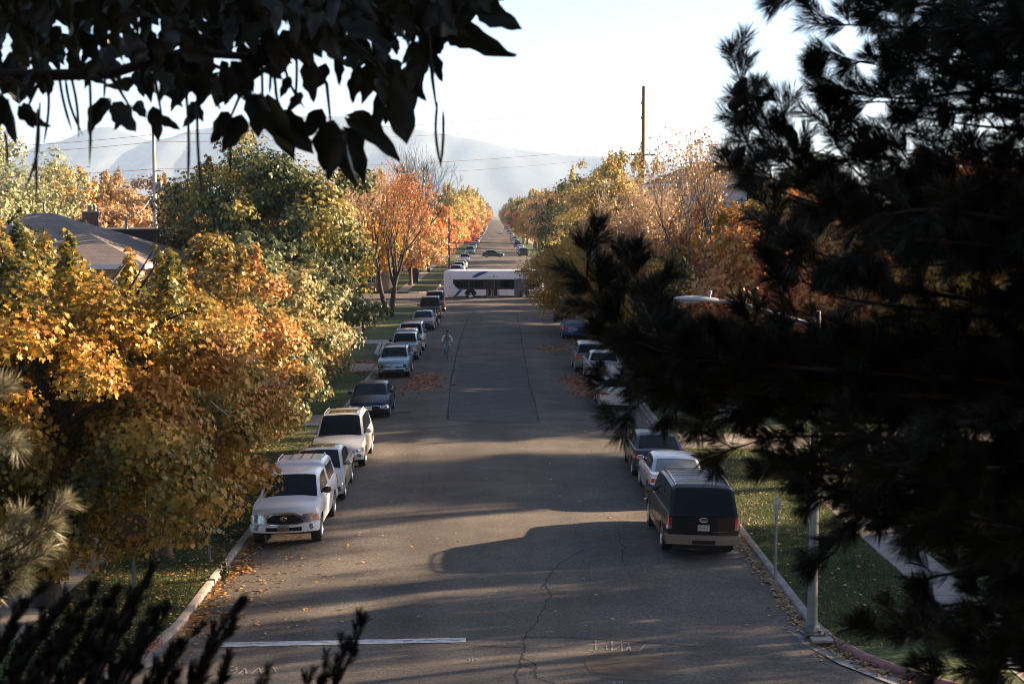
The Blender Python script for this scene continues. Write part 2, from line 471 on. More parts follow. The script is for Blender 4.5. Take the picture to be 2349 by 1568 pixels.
for pts in ([(800, 990), (850, 985), (895, 960), (890, 925), (830, 918), (760, 922), (720, 945), (740, 965), (810, 968), (870, 950), (893, 930)],
            [(912, 985), (975, 930), (980, 965), (985, 990), (1030, 988), (1100, 925), (1115, 960), (1122, 978)], [(1122, 978), (1215, 925), (1245, 935), (1262, 975)], [(740, 995), (800, 1003), (860, 985)]):
    strip_on_road(mb, [z3(*p) for p in pts], .035, M['paint_worn'], .006, .004, 3, 3)
for pts in ([(1190, 553), (1250, 553), (1300, 545)], [(1240, 520), (1240, 590)], [(1190, 595), (1230, 600)], [(1320, 560), (1322, 590)], [(1360, 530), (1362, 598)], [(1368, 595), (1430, 560)], [(1432, 545), (1435, 600)],
            [(1435, 600), (1470, 590), (1480, 570)], [(1480, 545), (1500, 600), (1560, 600), (1605, 550)]):
    strip_on_road(mb, [z7(*p) for p in pts], .035, M['paint_worn'], .006, .004, 3, 3)
for pts in ([(1365, 835), (1372, 820), (1385, 840)], [(1415, 838), (1422, 822), (1440, 840)], [(310, 655), (318, 672)], [(335, 655), (340, 672)], [(360, 655), (372, 670)]):
    strip_on_road(mb, [z7(*p) for p in pts], .03, M['paint_worn'], .006, .004, 3, 2)
tag(mb.build('road_marking'), kind='structure')
mb = MB()     # far crossing lines
for y in (X1 - 1.5, X1 - .3):
    mb.grid([[(x, y, .03 + crown_z(x)) for x in xs[1:-1]], [(x, y + .25, .03 + crown_z(x)) for x in xs[1:-1]]], M['paint_worn'], flip=True)
mb.box(-60, -7.5, 160.4, 160.55, .01, .02, M['paint_worn']); mb.box(7.5, 60, 160.4, 160.55, .01, .02, M['paint_worn'])
tag(mb.build('lane_line'), kind='structure')

# ---- mountains and the hazy air
def mount_mat():
    m, nt, b = newmat('mountain')
    tc = N(nt, 'ShaderNodeTexCoord'); n = N(nt, 'ShaderNodeTexNoise'); n.inputs['Scale'].default_value = .0035; n.inputs['Detail'].default_value = 10; n.inputs['Roughness'].default_value = .7
    mp = N(nt, 'ShaderNodeMapping'); mp.inputs['Scale'].default_value = (1, .5, .6)
    nt.links.new(tc.outputs['Object'], mp.inputs[0]); nt.links.new(mp.outputs[0], n.inputs['Vector'])
    r = ramp(nt, [(.45, (.045, .06, .07)), (.57, (.065, .08, .09)), (.70, (.17, .16, .15))])
    nt.links.new(n.outputs['Fac'], r.inputs[0]); nt.links.new(r.outputs[0], b.inputs['Base Color']); b.inputs['Roughness'].default_value = .95
    return m
M['mountain'] = mount_mat()
def mountain(prof, Y, depth, seed, label):
    """a range whose crest follows prof (photo points), with real slopes in front and behind"""
    rs = np.random.RandomState(seed)
    pts = [P(x, y, Y) for x, y in prof]
    X = np.array([p.x for p in pts]); Z = np.array([max(p.z, 5) for p in pts])
    nx, ny = 220, 46
    gx = np.linspace(X[0], X[-1], nx); crest = np.interp(gx, X, Z)
    k = [(rs.uniform(.003, .03), rs.uniform(0, 6), rs.uniform(-.004, .004)) for _ in range(14)]
    rows = []
    for j in range(ny):
        t = j / (ny - 1) * 2 - 1
        y = Y + t * depth
        fall = (1 - abs(t)) ** 1.15
        row = []
        for i in range(nx):
            nz = sum(math.sin(gx[i] * a + ph + y * c) / (1 + a * 300) for a, ph, c in k)
            h = crest[i] * fall + nz * crest[i] * .06 * min(1, (1 - abs(t)) * 4) * min(1, abs(t) * 5)
            row.append((gx[i], y, max(h, 0) - .15))
        rows.append(row)
    mb = MB(); mb.grid(rows, M['mountain'], flip=True)
    return tag(mb.build('mountain', smooth=180), kind='structure')
mountain([(-260, 440), (-100, 420), (20, 372), (90, 330), (150, 318), (205, 290), (255, 286), (290, 300), (345, 318), (395, 312), (440, 296), (500, 285), (600, 272), (700, 262), (790, 262), (860, 280), (915, 292), (960, 293), (1010, 300), (1070, 312), (1130, 326), (1200, 342), (1290, 352), (1380, 356), (1480, 362), (1560, 380), (1680, 400), (1900, 420), (2200, 430), (2700, 450)], 9000, 1900, 3, '')
hb = MB(); hb.box(-5200, 5200, -30, 11200, -1.2, 680)
haze = hb.build('haze'); tag(haze, kind='stuff')
hm = bpy.data.materials.new('haze'); hm.use_nodes = True; nt = hm.node_tree
nt.nodes.remove(nt.nodes['Principled BSDF'])
vp = N(nt, 'ShaderNodeVolumePrincipled'); vp.inputs['Density'].default_value = 6e-5; vp.inputs['Color'].default_value = (.50, .70, 1.0, 1); vp.inputs['Anisotropy'].default_value = .1
nt.links.new(vp.outputs[0], nt.nodes['Material Output'].inputs['Volume'])
haze.data.materials.append(hm)
# ------------------------------------------------------------------ trees
T_QUAD = np.array([(0, 0), (.45, .35), (0, 1.0), (-.45, .35)])
T_MAPLE = np.array([(0, 0), (.18, .12), (.55, .18), (.36, .42), (.50, .72), (.20, .66), (0, 1.05), (-.20, .66), (-.50, .72), (-.36, .42), (-.55, .18), (-.18, .12)])
T_HEX = np.array([(0, 0), (.32, .18), (.30, .62), (0, 1.0), (-.30, .62), (-.32, .18)])
def leaves_at(C, D, size, tmpl, rs, droop=.35):
    """one leaf polygon at each point of C, its face turned roughly along D"""
    n = len(C)
    Nn = D + rs.normal(0, .55, (n, 3)); Nn[:, 2] += .25
    Nn /= np.linalg.norm(Nn, axis=1)[:, None] + 1e-9
    T = rs.normal(0, 1, (n, 3)); T[:, 2] -= droop * 2
    T -= (T * Nn).sum(1)[:, None] * Nn; T /= np.linalg.norm(T, axis=1)[:, None] + 1e-9
    B = np.cross(Nn, T)
    s = size * rs.uniform(.45, 1.35, n)
    K = len(tmpl)
    V = C[:, None, :] + s[:, None, None] * (tmpl[None, :, 0, None] * B[:, None, :] + (tmpl[None, :, 1, None] - .4) * T[:, None, :] + (np.abs(tmpl[None, :, 0, None]) * .35) * Nn[:, None, :])
    return V.reshape(-1, 3)
def clump_points(rs, n_cl, rad, cr, spires=0, shell=.55, flat=.6, low=-.9):
    out = []
    rad = np.array(rad)
    while len(out) < n_cl:
        d = rs.normal(0, 1, 3); d /= np.linalg.norm(d)
        if d[2] < low: continue
        r = shell + (1 - shell) * rs.rand() ** .6
        if rs.rand() < .18: r *= .6
        # uneven outline
        bump = 1 + .14 * math.sin(3.1 * d[0] * 2 + 5 * d[2] + rad[0]) + .10 * math.sin(7 * d[1] + 4 * d[2])
        out.append((d * r * rad * bump * .9, cr * rs.uniform(.4, 1.45), d, None))
    for k in range(spires):
        a = rs.uniform(0, 2 * math.pi); q = rs.uniform(.1, .65)
        base = np.array([math.cos(a) * q * rad[0], math.sin(a) * q * rad[1], rad[2] * math.sqrt(max(0, 1 - q * q)) * .85])
        h = rs.uniform(.16, .28) * rad[2]; lx, ly = rs.uniform(-.2, .2, 2)
        for j in range(8):
            t = j / 7
            out.append((base + np.array([lx * t + rs.uniform(-.1, .1), ly * t + rs.uniform(-.1, .1), h * t - .2]), cr * (.5 - .34 * t), np.array([0, 0, .6]), None))
    return out
def crown_mesh(name, mat, rad, n_cl=110, per=160, leaf=.16, cr=.8, tmpl=T_QUAD, seed=0, spires=0, shell=.55, flat=.6, low=-.9):
    rs = np.random.RandomState(seed)
    cl = clump_points(rs, n_cl, rad, cr, spires, shell, flat, low)
    Cs = []; Ds = []
    for c, r, d, _ in cl:
        n = int(per * min(1.6, (r / cr) ** 2)) + 4
        p = rs.normal(0, 1, (n, 3)); p /= np.linalg.norm(p, axis=1)[:, None]
        q = rs.rand(n) ** .55 * 1.12
        off = p * q[:, None] * r; off[:, 2] *= flat
        out_ = np.array(c) + off; out_[:, 2] -= (off[:, 0] ** 2 + off[:, 1] ** 2) / (r + .01) * .25
        Cs.append(out_); Ds.append(p * .8 + d * .5 + np.array([0, 0, .3]))
    V = leaves_at(np.concatenate(Cs), np.concatenate(Ds), leaf, tmpl, rs)
    me = np_mesh(name, V, len(tmpl), mat)
    me['clumps'] = 0
    return me, [c[0] for c in cl]
def trunk_mesh(name, mat, H, r0, targets, seed=0, base_z=0.0, forks=14, cz=0, n=8, thin=1.0):
    """tapering trunk from the ground with limbs reaching into the crown (targets are crown points, crown centre at cz)"""
    rnd = random.Random(seed); mb = MB()
    top = cz + .35 * (H - cz)
    p = []
    m = 7
    for i in range(m + 1):
        t = i / m
        p.append(Vector((.12 * math.sin(2.2 * t + seed) * t * H * .12, .12 * math.cos(1.7 * t + seed) * t * H * .1, top * t)))
    rr = [r0 * (1.35 if i == 0 else 1) * (1 - .72 * i / m) for i in range(m + 1)]
    mb.tube(p, rr, n, mat)
    tg = sorted(targets, key=lambda q: rnd.random())[:forks]
    for q in tg:
        q = Vector(q) + Vector((0, 0, cz))
        t0 = rnd.uniform(.32, .85); k = t0 * m; i = int(k)
        a = p[i].lerp(p[min(i + 1, m)], k - i)
        if q.z < a.z: a = p[2].lerp(p[3], rnd.random())
        mid = a.lerp(q, .5) + Vector((rnd.uniform(-.2, .2), rnd.uniform(-.2, .2), rnd.uniform(.05, .5)))
        r1 = r0 * rnd.uniform(.25, .42) * thin
        pts = []
        for j in range(6):
            t = j / 5
            pts.append(a * (1 - t) ** 2 + mid * 2 * t * (1 - t) + q * t * t)
        mb.tube(pts, [r1 * (1 - .85 * j / 5) for j in range(6)], 5, mat, cap=False)
    return mb.mesh(name, 60)
TREES = {}
def tree_kind(key, mat, rad, H, cz, r0=.22, bark='bark', **kw):
    forks = kw.pop('forks', 16)
    me, cl = crown_mesh('crown', M[mat], rad, **kw)
    tm = trunk_mesh('trunk', M[bark], H, r0, cl, kw.get('seed', 0), cz=cz, forks=forks)
    TREES[key] = (me, tm, cz)
def place_tree(key, name, x, y, label, group=None, s=1.0, rz=0.0, sz=None, z=.13):
    cm, tm, cz = TREES[key]
    r = empty(name, (x, y, z), rz, label, 'tree', group)
    r.scale = (s, s, sz or s)
    t = link('trunk', tm, r); c = link('crown', cm, r, (0, 0, cz))
    return r
def bare_mesh(name, mat, H, r0, seed, spread=.5, levels=5, trunks=1, lean=0.0, n_tw=2.4, up=.25, minr=.006, first=.28):
    rnd = random.Random(seed); mb = MB(); tips = []
    def grow(p, d, L, r, lev):
        seg = 4 if lev < 2 else 3
        pts = [p]; rr = [r]
        for i in range(seg):
            d = (d + Vector((rnd.uniform(-1, 1), rnd.uniform(-1, 1), rnd.uniform(-.6, 1))) * .13 + Vector((0, 0, up * .15))).normalized()
            pts.append(pts[-1] + d * L / seg); rr.append(max(minr, r * (1 - .34 * (i + 1) / seg)))
        mb.tube(pts, rr, 7 if lev < 2 else (4 if lev < 4 else 3), mat, cap=False)
        if lev >= 2: tips.extend(pts[1:])
        if lev >= levels: return
        k = 2 + (rnd.random() < (n_tw - 2))
        if lev > 0: k += rnd.random() < .5
        for j in range(k):
            a = rnd.uniform(0, 2 * math.pi); s = spread * rnd.uniform(.5, 1.25)
            o = d.orthogonal().normalized(); o.rotate(Matrix.Rotation(a, 3, d))
            nd = (d + o * s).normalized()
            at = pts[-1] if j < 2 else pts[-2]
            grow(at, nd, L * rnd.uniform(.62, .85), rr[-1] * rnd.uniform(.62, .92), lev + 1)
    for k in range(trunks):
        a = 2 * math.pi * k / max(1, trunks) + seed
        d = Vector((math.cos(a) * lean, math.sin(a) * lean, 1)).normalized()
        grow(Vector((math.cos(a) * .15 * (trunks > 1), math.sin(a) * .15 * (trunks > 1), -.1)), d, H * first, r0 * rnd.uniform(.8, 1.1), 0)
    return mb.mesh(name, 60), tips
def sparse_leaves(name, mat, tips, per, spread, leaf, seed, tmpl=T_QUAD, zmin=0):
    rs = np.random.RandomState(seed)
    t = np.array([tuple(p) for p in tips]); t = t[t[:, 2] > zmin]
    t = np.repeat(t, per, axis=0); t = t + rs.normal(0, spread, t.shape)
    return np_mesh(name, leaves_at(t, rs.normal(0, 1, t.shape) * .6 + np.array([0, 0, .5]), leaf, tmpl, rs), len(tmpl), mat)

# near left maples
tree_kind('gold', 'maple_gold', (5.1, 4.2, 3.9), 8.8, 4.6, .30, 'bark_black', n_cl=230, per=330, leaf=.12, cr=.66, tmpl=T_MAPLE, seed=11, spires=9, low=-1)
tree_kind('mixed', 'maple_mixed', (3.4, 3.4, 3.9), 8.6, 4.7, .2, n_cl=125, per=330, leaf=.125, cr=.7, tmpl=T_MAPLE, seed=12, spires=5, low=-1)
tree_kind('orange', 'maple_orange', (2.9, 3.0, 3.6), 8.2, 4.6, .16, n_cl=105, per=300, leaf=.125, cr=.6, tmpl=T_MAPLE, seed=13, spires=8, low=-1)
tree_kind('pale', 'maple_pale', (3.3, 3.3, 3.7), 8.4, 4.4, .18, n_cl=130, per=230, leaf=.17, cr=.7, tmpl=T_HEX, seed=14, spires=7, low=-1)
tree_kind('green', 'maple_green', (5.2, 5.2, 5.6), 12.0, 6.4, .3, n_cl=200, per=260, leaf=.2, cr=1.0, tmpl=T_HEX, seed=15, spires=0, low=-1)
tree_kind('olive', 'maple_olive', (3.4, 3.4, 5.0), 11.5, 6.2, .22, n_cl=120, per=220, leaf=.19, cr=.85, tmpl=T_HEX, seed=16, spires=1, low=-1)
tree_kind('locust', 'locust_gold', (5.4, 5.2, 3.7), 7.6, 3.9, .2, n_cl=230, per=330, leaf=.13, cr=.85, tmpl=T_QUAD, seed=17, spires=2, low=-1, flat=.8)
# further trees, copied down the street
for key, mat, rad, H, cz, sd in (('f_orange', 'fall_orange', (4.2, 4.2, 4.4), 10, 5.6, 21), ('f_red', 'fall_red', (3.6, 3.6, 4.0), 9, 5.2, 22), ('f_yellow', 'fall_yellow', (3.9, 3.9, 5.8), 13, 7.2, 23),
                                 ('f_tan', 'fall_tan', (4.4, 4.4, 5.0), 11.5, 6.3, 24), ('f_green', 'far_green', (4.4, 4.4, 5.2), 12, 6.8, 25), ('f_gold', 'locust_gold', (4.0, 4.0, 4.2), 9.6, 5.4, 26), ('f_peach', 'fall_peach', (4.6, 4.6, 4.4), 9.8, 5.4, 27)):
    tree_kind(key, mat, rad, H, cz, .24, n_cl=120, per=110, leaf=.27, cr=.95, tmpl=T_QUAD, seed=sd, spires=4, forks=12)
tree_kind('f_willow', 'willow', (6.5, 6, 6.5), 14, 7.6, .35, n_cl=190, per=170, leaf=.24, cr=1.1, tmpl=T_QUAD, seed=31, spires=3, flat=1.2)
tree_kind('f_airy', 'fall_yellow', (4.6, 4.6, 5.6), 13.5, 8.0, .24, 'bark_pale', n_cl=95, per=120, leaf=.2, cr=.8, tmpl=T_QUAD, seed=32, spires=9, shell=.35)
tree_kind('f_bush', 'crimson', (2.2, 2.2, 1.8), 3.6, 1.9, .08, n_cl=50, per=110, leaf=.18, cr=.6, seed=33)

tree_kind('tall', 'far_green', (5.6, 4.6, 3.4), 22.5, 19.2, .4, n_cl=170, per=130, leaf=.26, cr=.95, tmpl=T_QUAD, seed=41, forks=14)  # unseen high crown added to throw shade on the left maples
tree_kind('low', 'far_green', (2.6, 2.2, 2.4), 5.0, 2.6, .12, n_cl=70, per=150, leaf=.16, cr=.6, tmpl=T_QUAD, seed=42, forks=8)
# left side, from near to far
place_tree('gold', 'maple_tree', -10.3, 34.5, 'golden maple with a dark trunk beside the pavement, nearest on the left', s=1.0)
mt_ = place_tree('mixed', 'maple_tree', -8.7, 39.5, 'green and amber maple on the grass strip near the white pickup', rz=0, s=.9)
mb = MB(); q_ = lambda x, y, Y: (P(x, y, Y) - Vector((-8.7, 39.5, .13))) / .9
mb.tube([q_(430, 960, 37.6), q_(480, 918, 36.6), (q_(545, 872, 36.2))], [.055, .045, .03], 6, M['bark_pale'], cap=False)
for pts in ([(545, 872), (600, 883), (650, 880), (690, 900)], [(520, 890), (500, 850), (470, 800)], [(545, 872), (575, 830), (590, 790)], [(600, 883), (640, 860), (655, 835)], [(480, 918), (520, 950), (540, 990)], [(650, 880), (668, 862)]):
    mb.tube([q_(x, y, 36.1) for x, y in pts], [.02, .012, .008, .005][:len(pts)], 5, M['bark_pale'], cap=False)
mb.build('branch', mt_, 60)
place_tree('mixed', 'maple_tree', -14.5, 43.0, 'amber maple filling the gap behind the golden maple', rz=2.9, s=1.05)
place_tree('gold', 'maple_tree', -14.4, 40.5, 'golden maple cut by the left edge, behind the nearest one', rz=2.2, s=1.06)
place_tree('orange', 'maple_tree', -9.0, 49.0, 'russet maple with upright leafy shoots beside the silver sedan', rz=.6, s=1.0)
place_tree('orange', 'maple_tree', -12.2, 52.0, 'pinkish maple with thin upright tips below the brick house roof', rz=2.4, s=.82)
place_tree('pale', 'maple_tree', -9.3, 58.0, 'pale green maple with yellow tips above the silver crossover', rz=.9, s=1.02)
place_tree('pale', 'maple_tree', -9.4, 67.5, 'light green maple reaching down behind the dark blue sedan', rz=3.0, s=.95)
place_tree('green', 'maple_tree', -11.2, 80.0, 'tall dark green maple with golden top, largest on the left side', rz=.4, s=1.1)
place_tree('olive', 'maple_tree', -15.3, 86.0, 'tall olive and rust maple beside the white utility pole', rz=.4, s=1.12)
place_tree('olive', 'maple_tree', -12.6, 92.0, 'narrow amber maple crown behind the tall green maple', rz=2.0, s=1.05)
place_tree('orange', 'maple_tree', -19.5, 62.0, 'copper maple with thin tips in front of the brick house', rz=1.5, s=1.0)
# bare and half bare trees at the far left corner
bm, tips = bare_mesh('trunk', M['bark_black'], 13, .25, 5, spread=.42, levels=6, trunks=3, lean=.22)
t = empty('bare_tree', (-9.2, 132, .13), 0, 'nearly bare tree with three dark leaning trunks at the street corner', 'tree')
link('trunk', bm, t); link('crown', sparse_leaves('crown', M['fall_orange'], tips, 1, .3, .16, 5, zmin=3), t)
bm2, tips2 = bare_mesh('trunk', M['bark_pale'], 12.5, .2, 9, spread=.5, levels=6, trunks=2, lean=.3)
t = empty('bare_tree', (-13.5, 121, .13), .5, 'bare pale branched tree rising beside the tall green maple', 'tree'); t.scale = (1.15, 1.15, 1.15)
link('trunk', bm2, t); link('crown', sparse_leaves('crown', M['fall_tan'], tips2, 1, .3, .16, 6, zmin=4), t)
t = empty('bare_tree', (-10.5, 196, .13), 1.5, 'leafless dark tree standing above the orange trees over the bus', 'tree'); t.scale = (1.3, 1.3, 1.35)
link('trunk', bm, t)
place_tree('f_tan', 'maple_tree', -13.5, 178, 'tan orange tree across the junction behind the bare trunks', s=1.05)
place_tree('f_peach', 'maple_tree', -10.6, 190, 'peach coloured maple hanging over the cars behind the bus', rz=1.9, s=1.0)
place_tree('f_gold', 'maple_tree', -14, 148.0, 'golden tree left of the bare corner tree', rz=1.3, s=1.2)
place_tree('f_yellow', 'maple_tree', -10.8, 206, 'yellow green tree overhanging the parked cars past the bus', rz=.3, s=.85)
place_tree('f_red', 'maple_tree', -10.2, 232, 'small vivid orange maple at the kerb beyond the junction', rz=.3, s=.95)
place_tree('f_bush', 'red_shrub', -8.2, 420, 'crimson shrub beside the parked cars on the left', s=1.15)
place_tree('f_red', 'maple_tree', -10.5, 275, 'red orange maple over the far parked cars on the left', rz=2.3, s=1.15)
# right side
place_tree('locust', 'locust_tree', 7.3, 117, 'golden brown weeping tree overhanging the roadway in front of the bus', rz=.5, s=1.02)
place_tree('locust', 'locust_tree', 11.5, 104, 'ochre tree behind the blue coupe, beside the weeping golden tree', rz=2.5, s=.95)
place_tree('f_green', 'shade_tree', 8.8, 184, 'dark green tree beyond the junction on the right', s=1.0)
place_tree('f_yellow', 'shade_tree', 11.5, 148, 'tall pale yellow tree above the golden weeping tree', rz=2.2, s=1.08)
place_tree('f_airy', 'shade_tree', 13.5, 152, 'airy pale yellow tree beside the tall wooden utility pole', s=1.12)
place_tree('f_airy', 'shade_tree', 10.5, 163, 'thin topped yellow tree left of the wooden utility pole', rz=2.2, s=1.08)
place_tree('f_gold', 'shade_tree', 15.0, 125, 'gold tree below the wooden utility pole', rz=2.2, s=1.2)
bm3, tips3 = bare_mesh('trunk', M['bark_pale'], 10.5, .09, 14, spread=.32, levels=6, trunks=7, lean=.38, up=.5)
t = empty('bushy_tree', (9.9, 97, .13), 0, 'bushy tree of many pale bare stems with tan leaves', 'tree')
link('trunk', bm3, t); link('crown', sparse_leaves('crown', M['fall_tan'], tips3, 1, .35, .15, 6, zmin=2.5), t)
place_tree('f_orange', 'shade_tree', 12.8, 108, 'orange tree behind the pale stemmed bushy tree', s=.95)
place_tree('orange', 'maple_tree', 10.2, 88, 'small orange maple under the pale stemmed bushy tree', rz=2, s=.85)
bm4, tips4 = bare_mesh('trunk', M['bark'], 12, .2, 23, spread=.5, levels=6, trunks=1, up=.6, first=.3)
t = empty('half_bare_tree', (11.6, 86, .13), 0, 'half bare tree with thin upright crown and orange leaves in front of the house', 'tree'); t.scale = (1.15, 1.15, 1.15)
link('trunk', bm4, t); link('crown', sparse_leaves('crown', M['fall_tan'], tips4, 1, .3, .13, 6, zmin=2), t)
place_tree('f_red', 'maple_tree', 12.4, 75, 'scarlet maple against the dark pine edge', s=.95)
place_tree('f_orange', 'maple_tree', 14.2, 96, 'orange maple behind the half bare tree, below the white house', rz=1, s=1.0)
place_tree('olive', 'maple_tree', 9.3, 79.5, 'dark olive tree behind the street lamp head', rz=1.2, s=.62)
place_tree('f_gold', 'maple_tree', 15, 91, 'golden tree left of the scarlet maple', rz=1.2, s=1)
place_tree('f_orange', 'maple_tree', 17.5, 79, 'orange tree showing through the pine branches', rz=1.2, s=1.1)
place_tree('f_red', 'maple_tree', 24, 80, 'red maple glimpsed high through the dark pine', rz=2.2, s=1.35)
place_tree('f_red', 'maple_tree', 27.5, 79, 'red orange maple glimpsed right through the dark pine', rz=.2, s=1.05)
place_tree('f_gold', 'maple_tree', 22.5, 74, 'golden maple glimpsed low through the dark pine', rz=1.2, s=.9)
place_tree('f_gold', 'maple_tree', 27, 73, 'amber tree at the far right edge behind the pine', rz=1.9, s=1.1)
# rows of street trees down to the end of the road, and the tree cover of the town
rnd = random.Random(77)
keysL = ['f_yellow', 'f_orange', 'f_yellow', 'f_green', 'f_tan', 'f_yellow', 'f_red', 'f_gold']
keysR = ['f_tan', 'f_yellow', 'f_tan', 'f_gold', 'f_yellow', 'f_tan', 'f_orange', 'f_green']
y = 328.0; i = 0
while y < YF:
    for s, keys, nm in ((-1, keysL, 'left'), (1, keysR, 'right')):
        if rnd.random() < .88:
            k = keys[rnd.randrange(len(keys))]
            place_tree(k, 'street_tree', s * ((10.0 if y < 430 else 8.2) + rnd.uniform(-.3, 1.5)), y + rnd.uniform(-2, 2), 'distant autumn street tree lining the %s kerb toward the mountains' % nm,
                       'street trees along the far %s kerb' % nm, s=rnd.uniform(.9, 1.2) * (1 if y < 430 else 1.12), rz=rnd.uniform(0, 6.28))
    y += 14 + (y - 300) * .012; i += 1
for s, nm, y0, n, x0, keys in ((-1, 'left', 205, 6, 15, keysL), (1, 'right', 190, 8, 12.5, ['f_tan', 'f_green', 'f_tan', 'f_gold'])):
    for j in range(n):
        place_tree(keys[j % len(keys)], 'street_tree', s * (x0 + rnd.uniform(-1, 2.5)), y0 + j * 14 + rnd.uniform(-2, 2),
                   'autumn tree in the %s yards between the two junctions' % nm, 'yard trees between the junctions, %s' % nm, s=rnd.uniform(.95, 1.25), rz=rnd.uniform(0, 6.28))
# town trees to either side
for j in range(46):
    Y = 150 + 420 * (j / 46) ** 1.3 + rnd.uniform(0, 15)
    x = -Y * rnd.uniform(.13, .40)
    place_tree(rnd.choice(['f_tan', 'f_tan', 'f_gold', 'f_orange', 'f_green']), 'yard_tree', x, Y, 'brown autumn tree in the far yards on the left', 'far yard trees on the left', s=rnd.uniform(.8, 1.15), rz=rnd.uniform(0, 6))
for j in range(40):
    Y = 140 + 420 * (j / 40) ** 1.3 + rnd.uniform(0, 15)
    x = Y * rnd.uniform(.12, .40)
    place_tree(rnd.choice(['f_tan', 'f_orange', 'f_gold', 'f_green']), 'yard_tree', x, Y, 'autumn tree in the far yards on the right', 'far yard trees on the right', s=rnd.uniform(.75, 1.1), rz=rnd.uniform(0, 6))
place_tree('f_willow', 'willow_tree', -33.5, 100, 'pale grey green tree at the left edge above the roofs', s=1.05)
place_tree('f_gold', 'yard_tree', -37, 132, 'golden tree with dark trunk between the pale tree and the chimney', s=1.35)
place_tree('f_bush', 'red_shrub', -26.5, 98, 'dark red shrub behind the brick house chimney', s=1.3)
# yard trees right of the pavement shading the road; tall ones added for shade
for x, Y, k, s, sz in ((21, 42.5, 'low', 1.1, 1.0), (25, 41.5, 'f_airy', .9, .8), (30, 45.5, 'f_airy', .7, .75), (48, 54, 'tall', 1, 1), (50, 63.5, 'tall', 1, 1), (60, 73, 'tall', 1, .95), (16, 38.8, 'low', 1.05, 1), (18.3, 36.6, 'low', .75, .62), (24, 46.5, 'f_airy', .65, .6), (27, 37.5, 'f_airy', .7, .6), (20, 38.6, 'low', 1.0, .9),
                       (19, 88, 'f_green', 1, 1), (20, 100, 'f_tan', 1, 1), (21, 112, 'f_green', 1, 1), (18, 123, 'f_tan', 1, 1), (21, 135, 'f_gold', 1, 1), (17, 142, 'f_tan', .9, .9), (14, 137, 'f_gold', .9, .9), (24, 90, 'f_gold', .85, .9), (33, 95, 'f_tan', 1, 1), (33, 108, 'f_green', 1, 1)):
    place_tree(k, 'yard_tree', x, Y, 'shade casting tree in the right hand yards behind the dark pine', 'yard trees hidden behind the pine', s=s, rz=rnd.uniform(0, 6), sz=sz)
for i, (x, Y, s_) in enumerate(((21, 37.0, .75), (27, 39, .8))):
    t = empty('bare_tree', (x, Y, .13), i * 1.3, 'leafless yard tree on the right hidden behind the pine', 'tree', 'leafless yard trees behind the pine'); t.scale = (s_,) * 3
    link('trunk', bm if i % 2 else bm2, t)
for x, Y, k, s_ in ((-33, 128, 'f_tan', 1.0), (-30, 140, 'f_tan', 1.1), (-38, 150, 'f_tan', 1.15), (-27.5, 150, 'f_gold', 1.0)):
    place_tree(k, 'yard_tree', x, Y, 'brown half bare tree between the chimney and the pale utility pole', 'brown trees behind the left roofs', s=s_, rz=x)
# ------------------------------------------------------------------ vehicles
def paint(name, col, metal=0.35, rough=0.32):
    dark = max(col) < .08
    m = plain('paint_' + name, col, rough, 0 if dark else metal, spec=.2 if dark else .5, vary=.05, scale=1.5, coat=.25 if dark else .7)
    return m
def glassy(name, col, rough=.06):
    m, nt, b = newmat(name)
    tc = N(nt, 'ShaderNodeTexCoord'); n = N(nt, 'ShaderNodeTexNoise'); n.inputs['Scale'].default_value = 1.2
    nt.links.new(tc.outputs['Object'], n.inputs['Vector'])
    r = ramp(nt, [(.35, tuple(c * .7 for c in col)), (.65, tuple(c * 1.5 for c in col))]); nt.links.new(n.outputs['Fac'], r.inputs[0])
    nt.links.new(r.outputs[0], b.inputs['Base Color']); b.inputs['Roughness'].default_value = rough; b.inputs['Specular IOR Level'].default_value = .18
    return m
M['glass'] = glassy('glass', (.006, .009, .011))
M['glass_pale'] = glassy('glass_pale', (.16, .18, .19), .12)
M['rubber'] = plain('rubber', (.018, .018, .018), .85, scale=20)
M['alloy'] = plain('alloy', (.45, .45, .46), .3, .85, vary=.1)
M['chrome'] = plain('chrome', (.72, .72, .73), .12, 1.0, vary=.04)
M['trim'] = plain('trim', (.022, .022, .023), .6)
M['under'] = plain('under', (.008, .008, .008), .95)
M['lamp'] = plain('lamp', (.30, .31, .32), .12, .5, vary=.6, scale=14, coat=.8)
M['amber'] = plain('amber', (.65, .16, .02), .25, coat=.5)
M['tail'] = plain('tail', (.42, .012, .012), .2, coat=.8)
M['tan'] = plain('tan', (.22, .17, .12), .4, .3, coat=.3)
M['rust'] = plain('rust', (.3, .1, .03), .6)
PAINTS = dict(white=(.72, .73, .75), silver=(.50, .50, .49), beige=(.42, .40, .35), navy=(.012, .020, .042), sky=(.20, .31, .38), steel=(.17, .25, .31), black=(.010, .011, .012), grey=(.09, .10, .105),
              dark=(.03, .035, .04), blue=(.012, .05, .16), red=(.28, .04, .03), maroon=(.14, .02, .025), green=(.05, .07, .06), pearl=(.62, .63, .65), teal=(.07, .13, .15))
for k, c in PAINTS.items(): M['p_' + k] = paint(k, c, metal=.0 if k in ('white',) else .3)
_wheels = {}
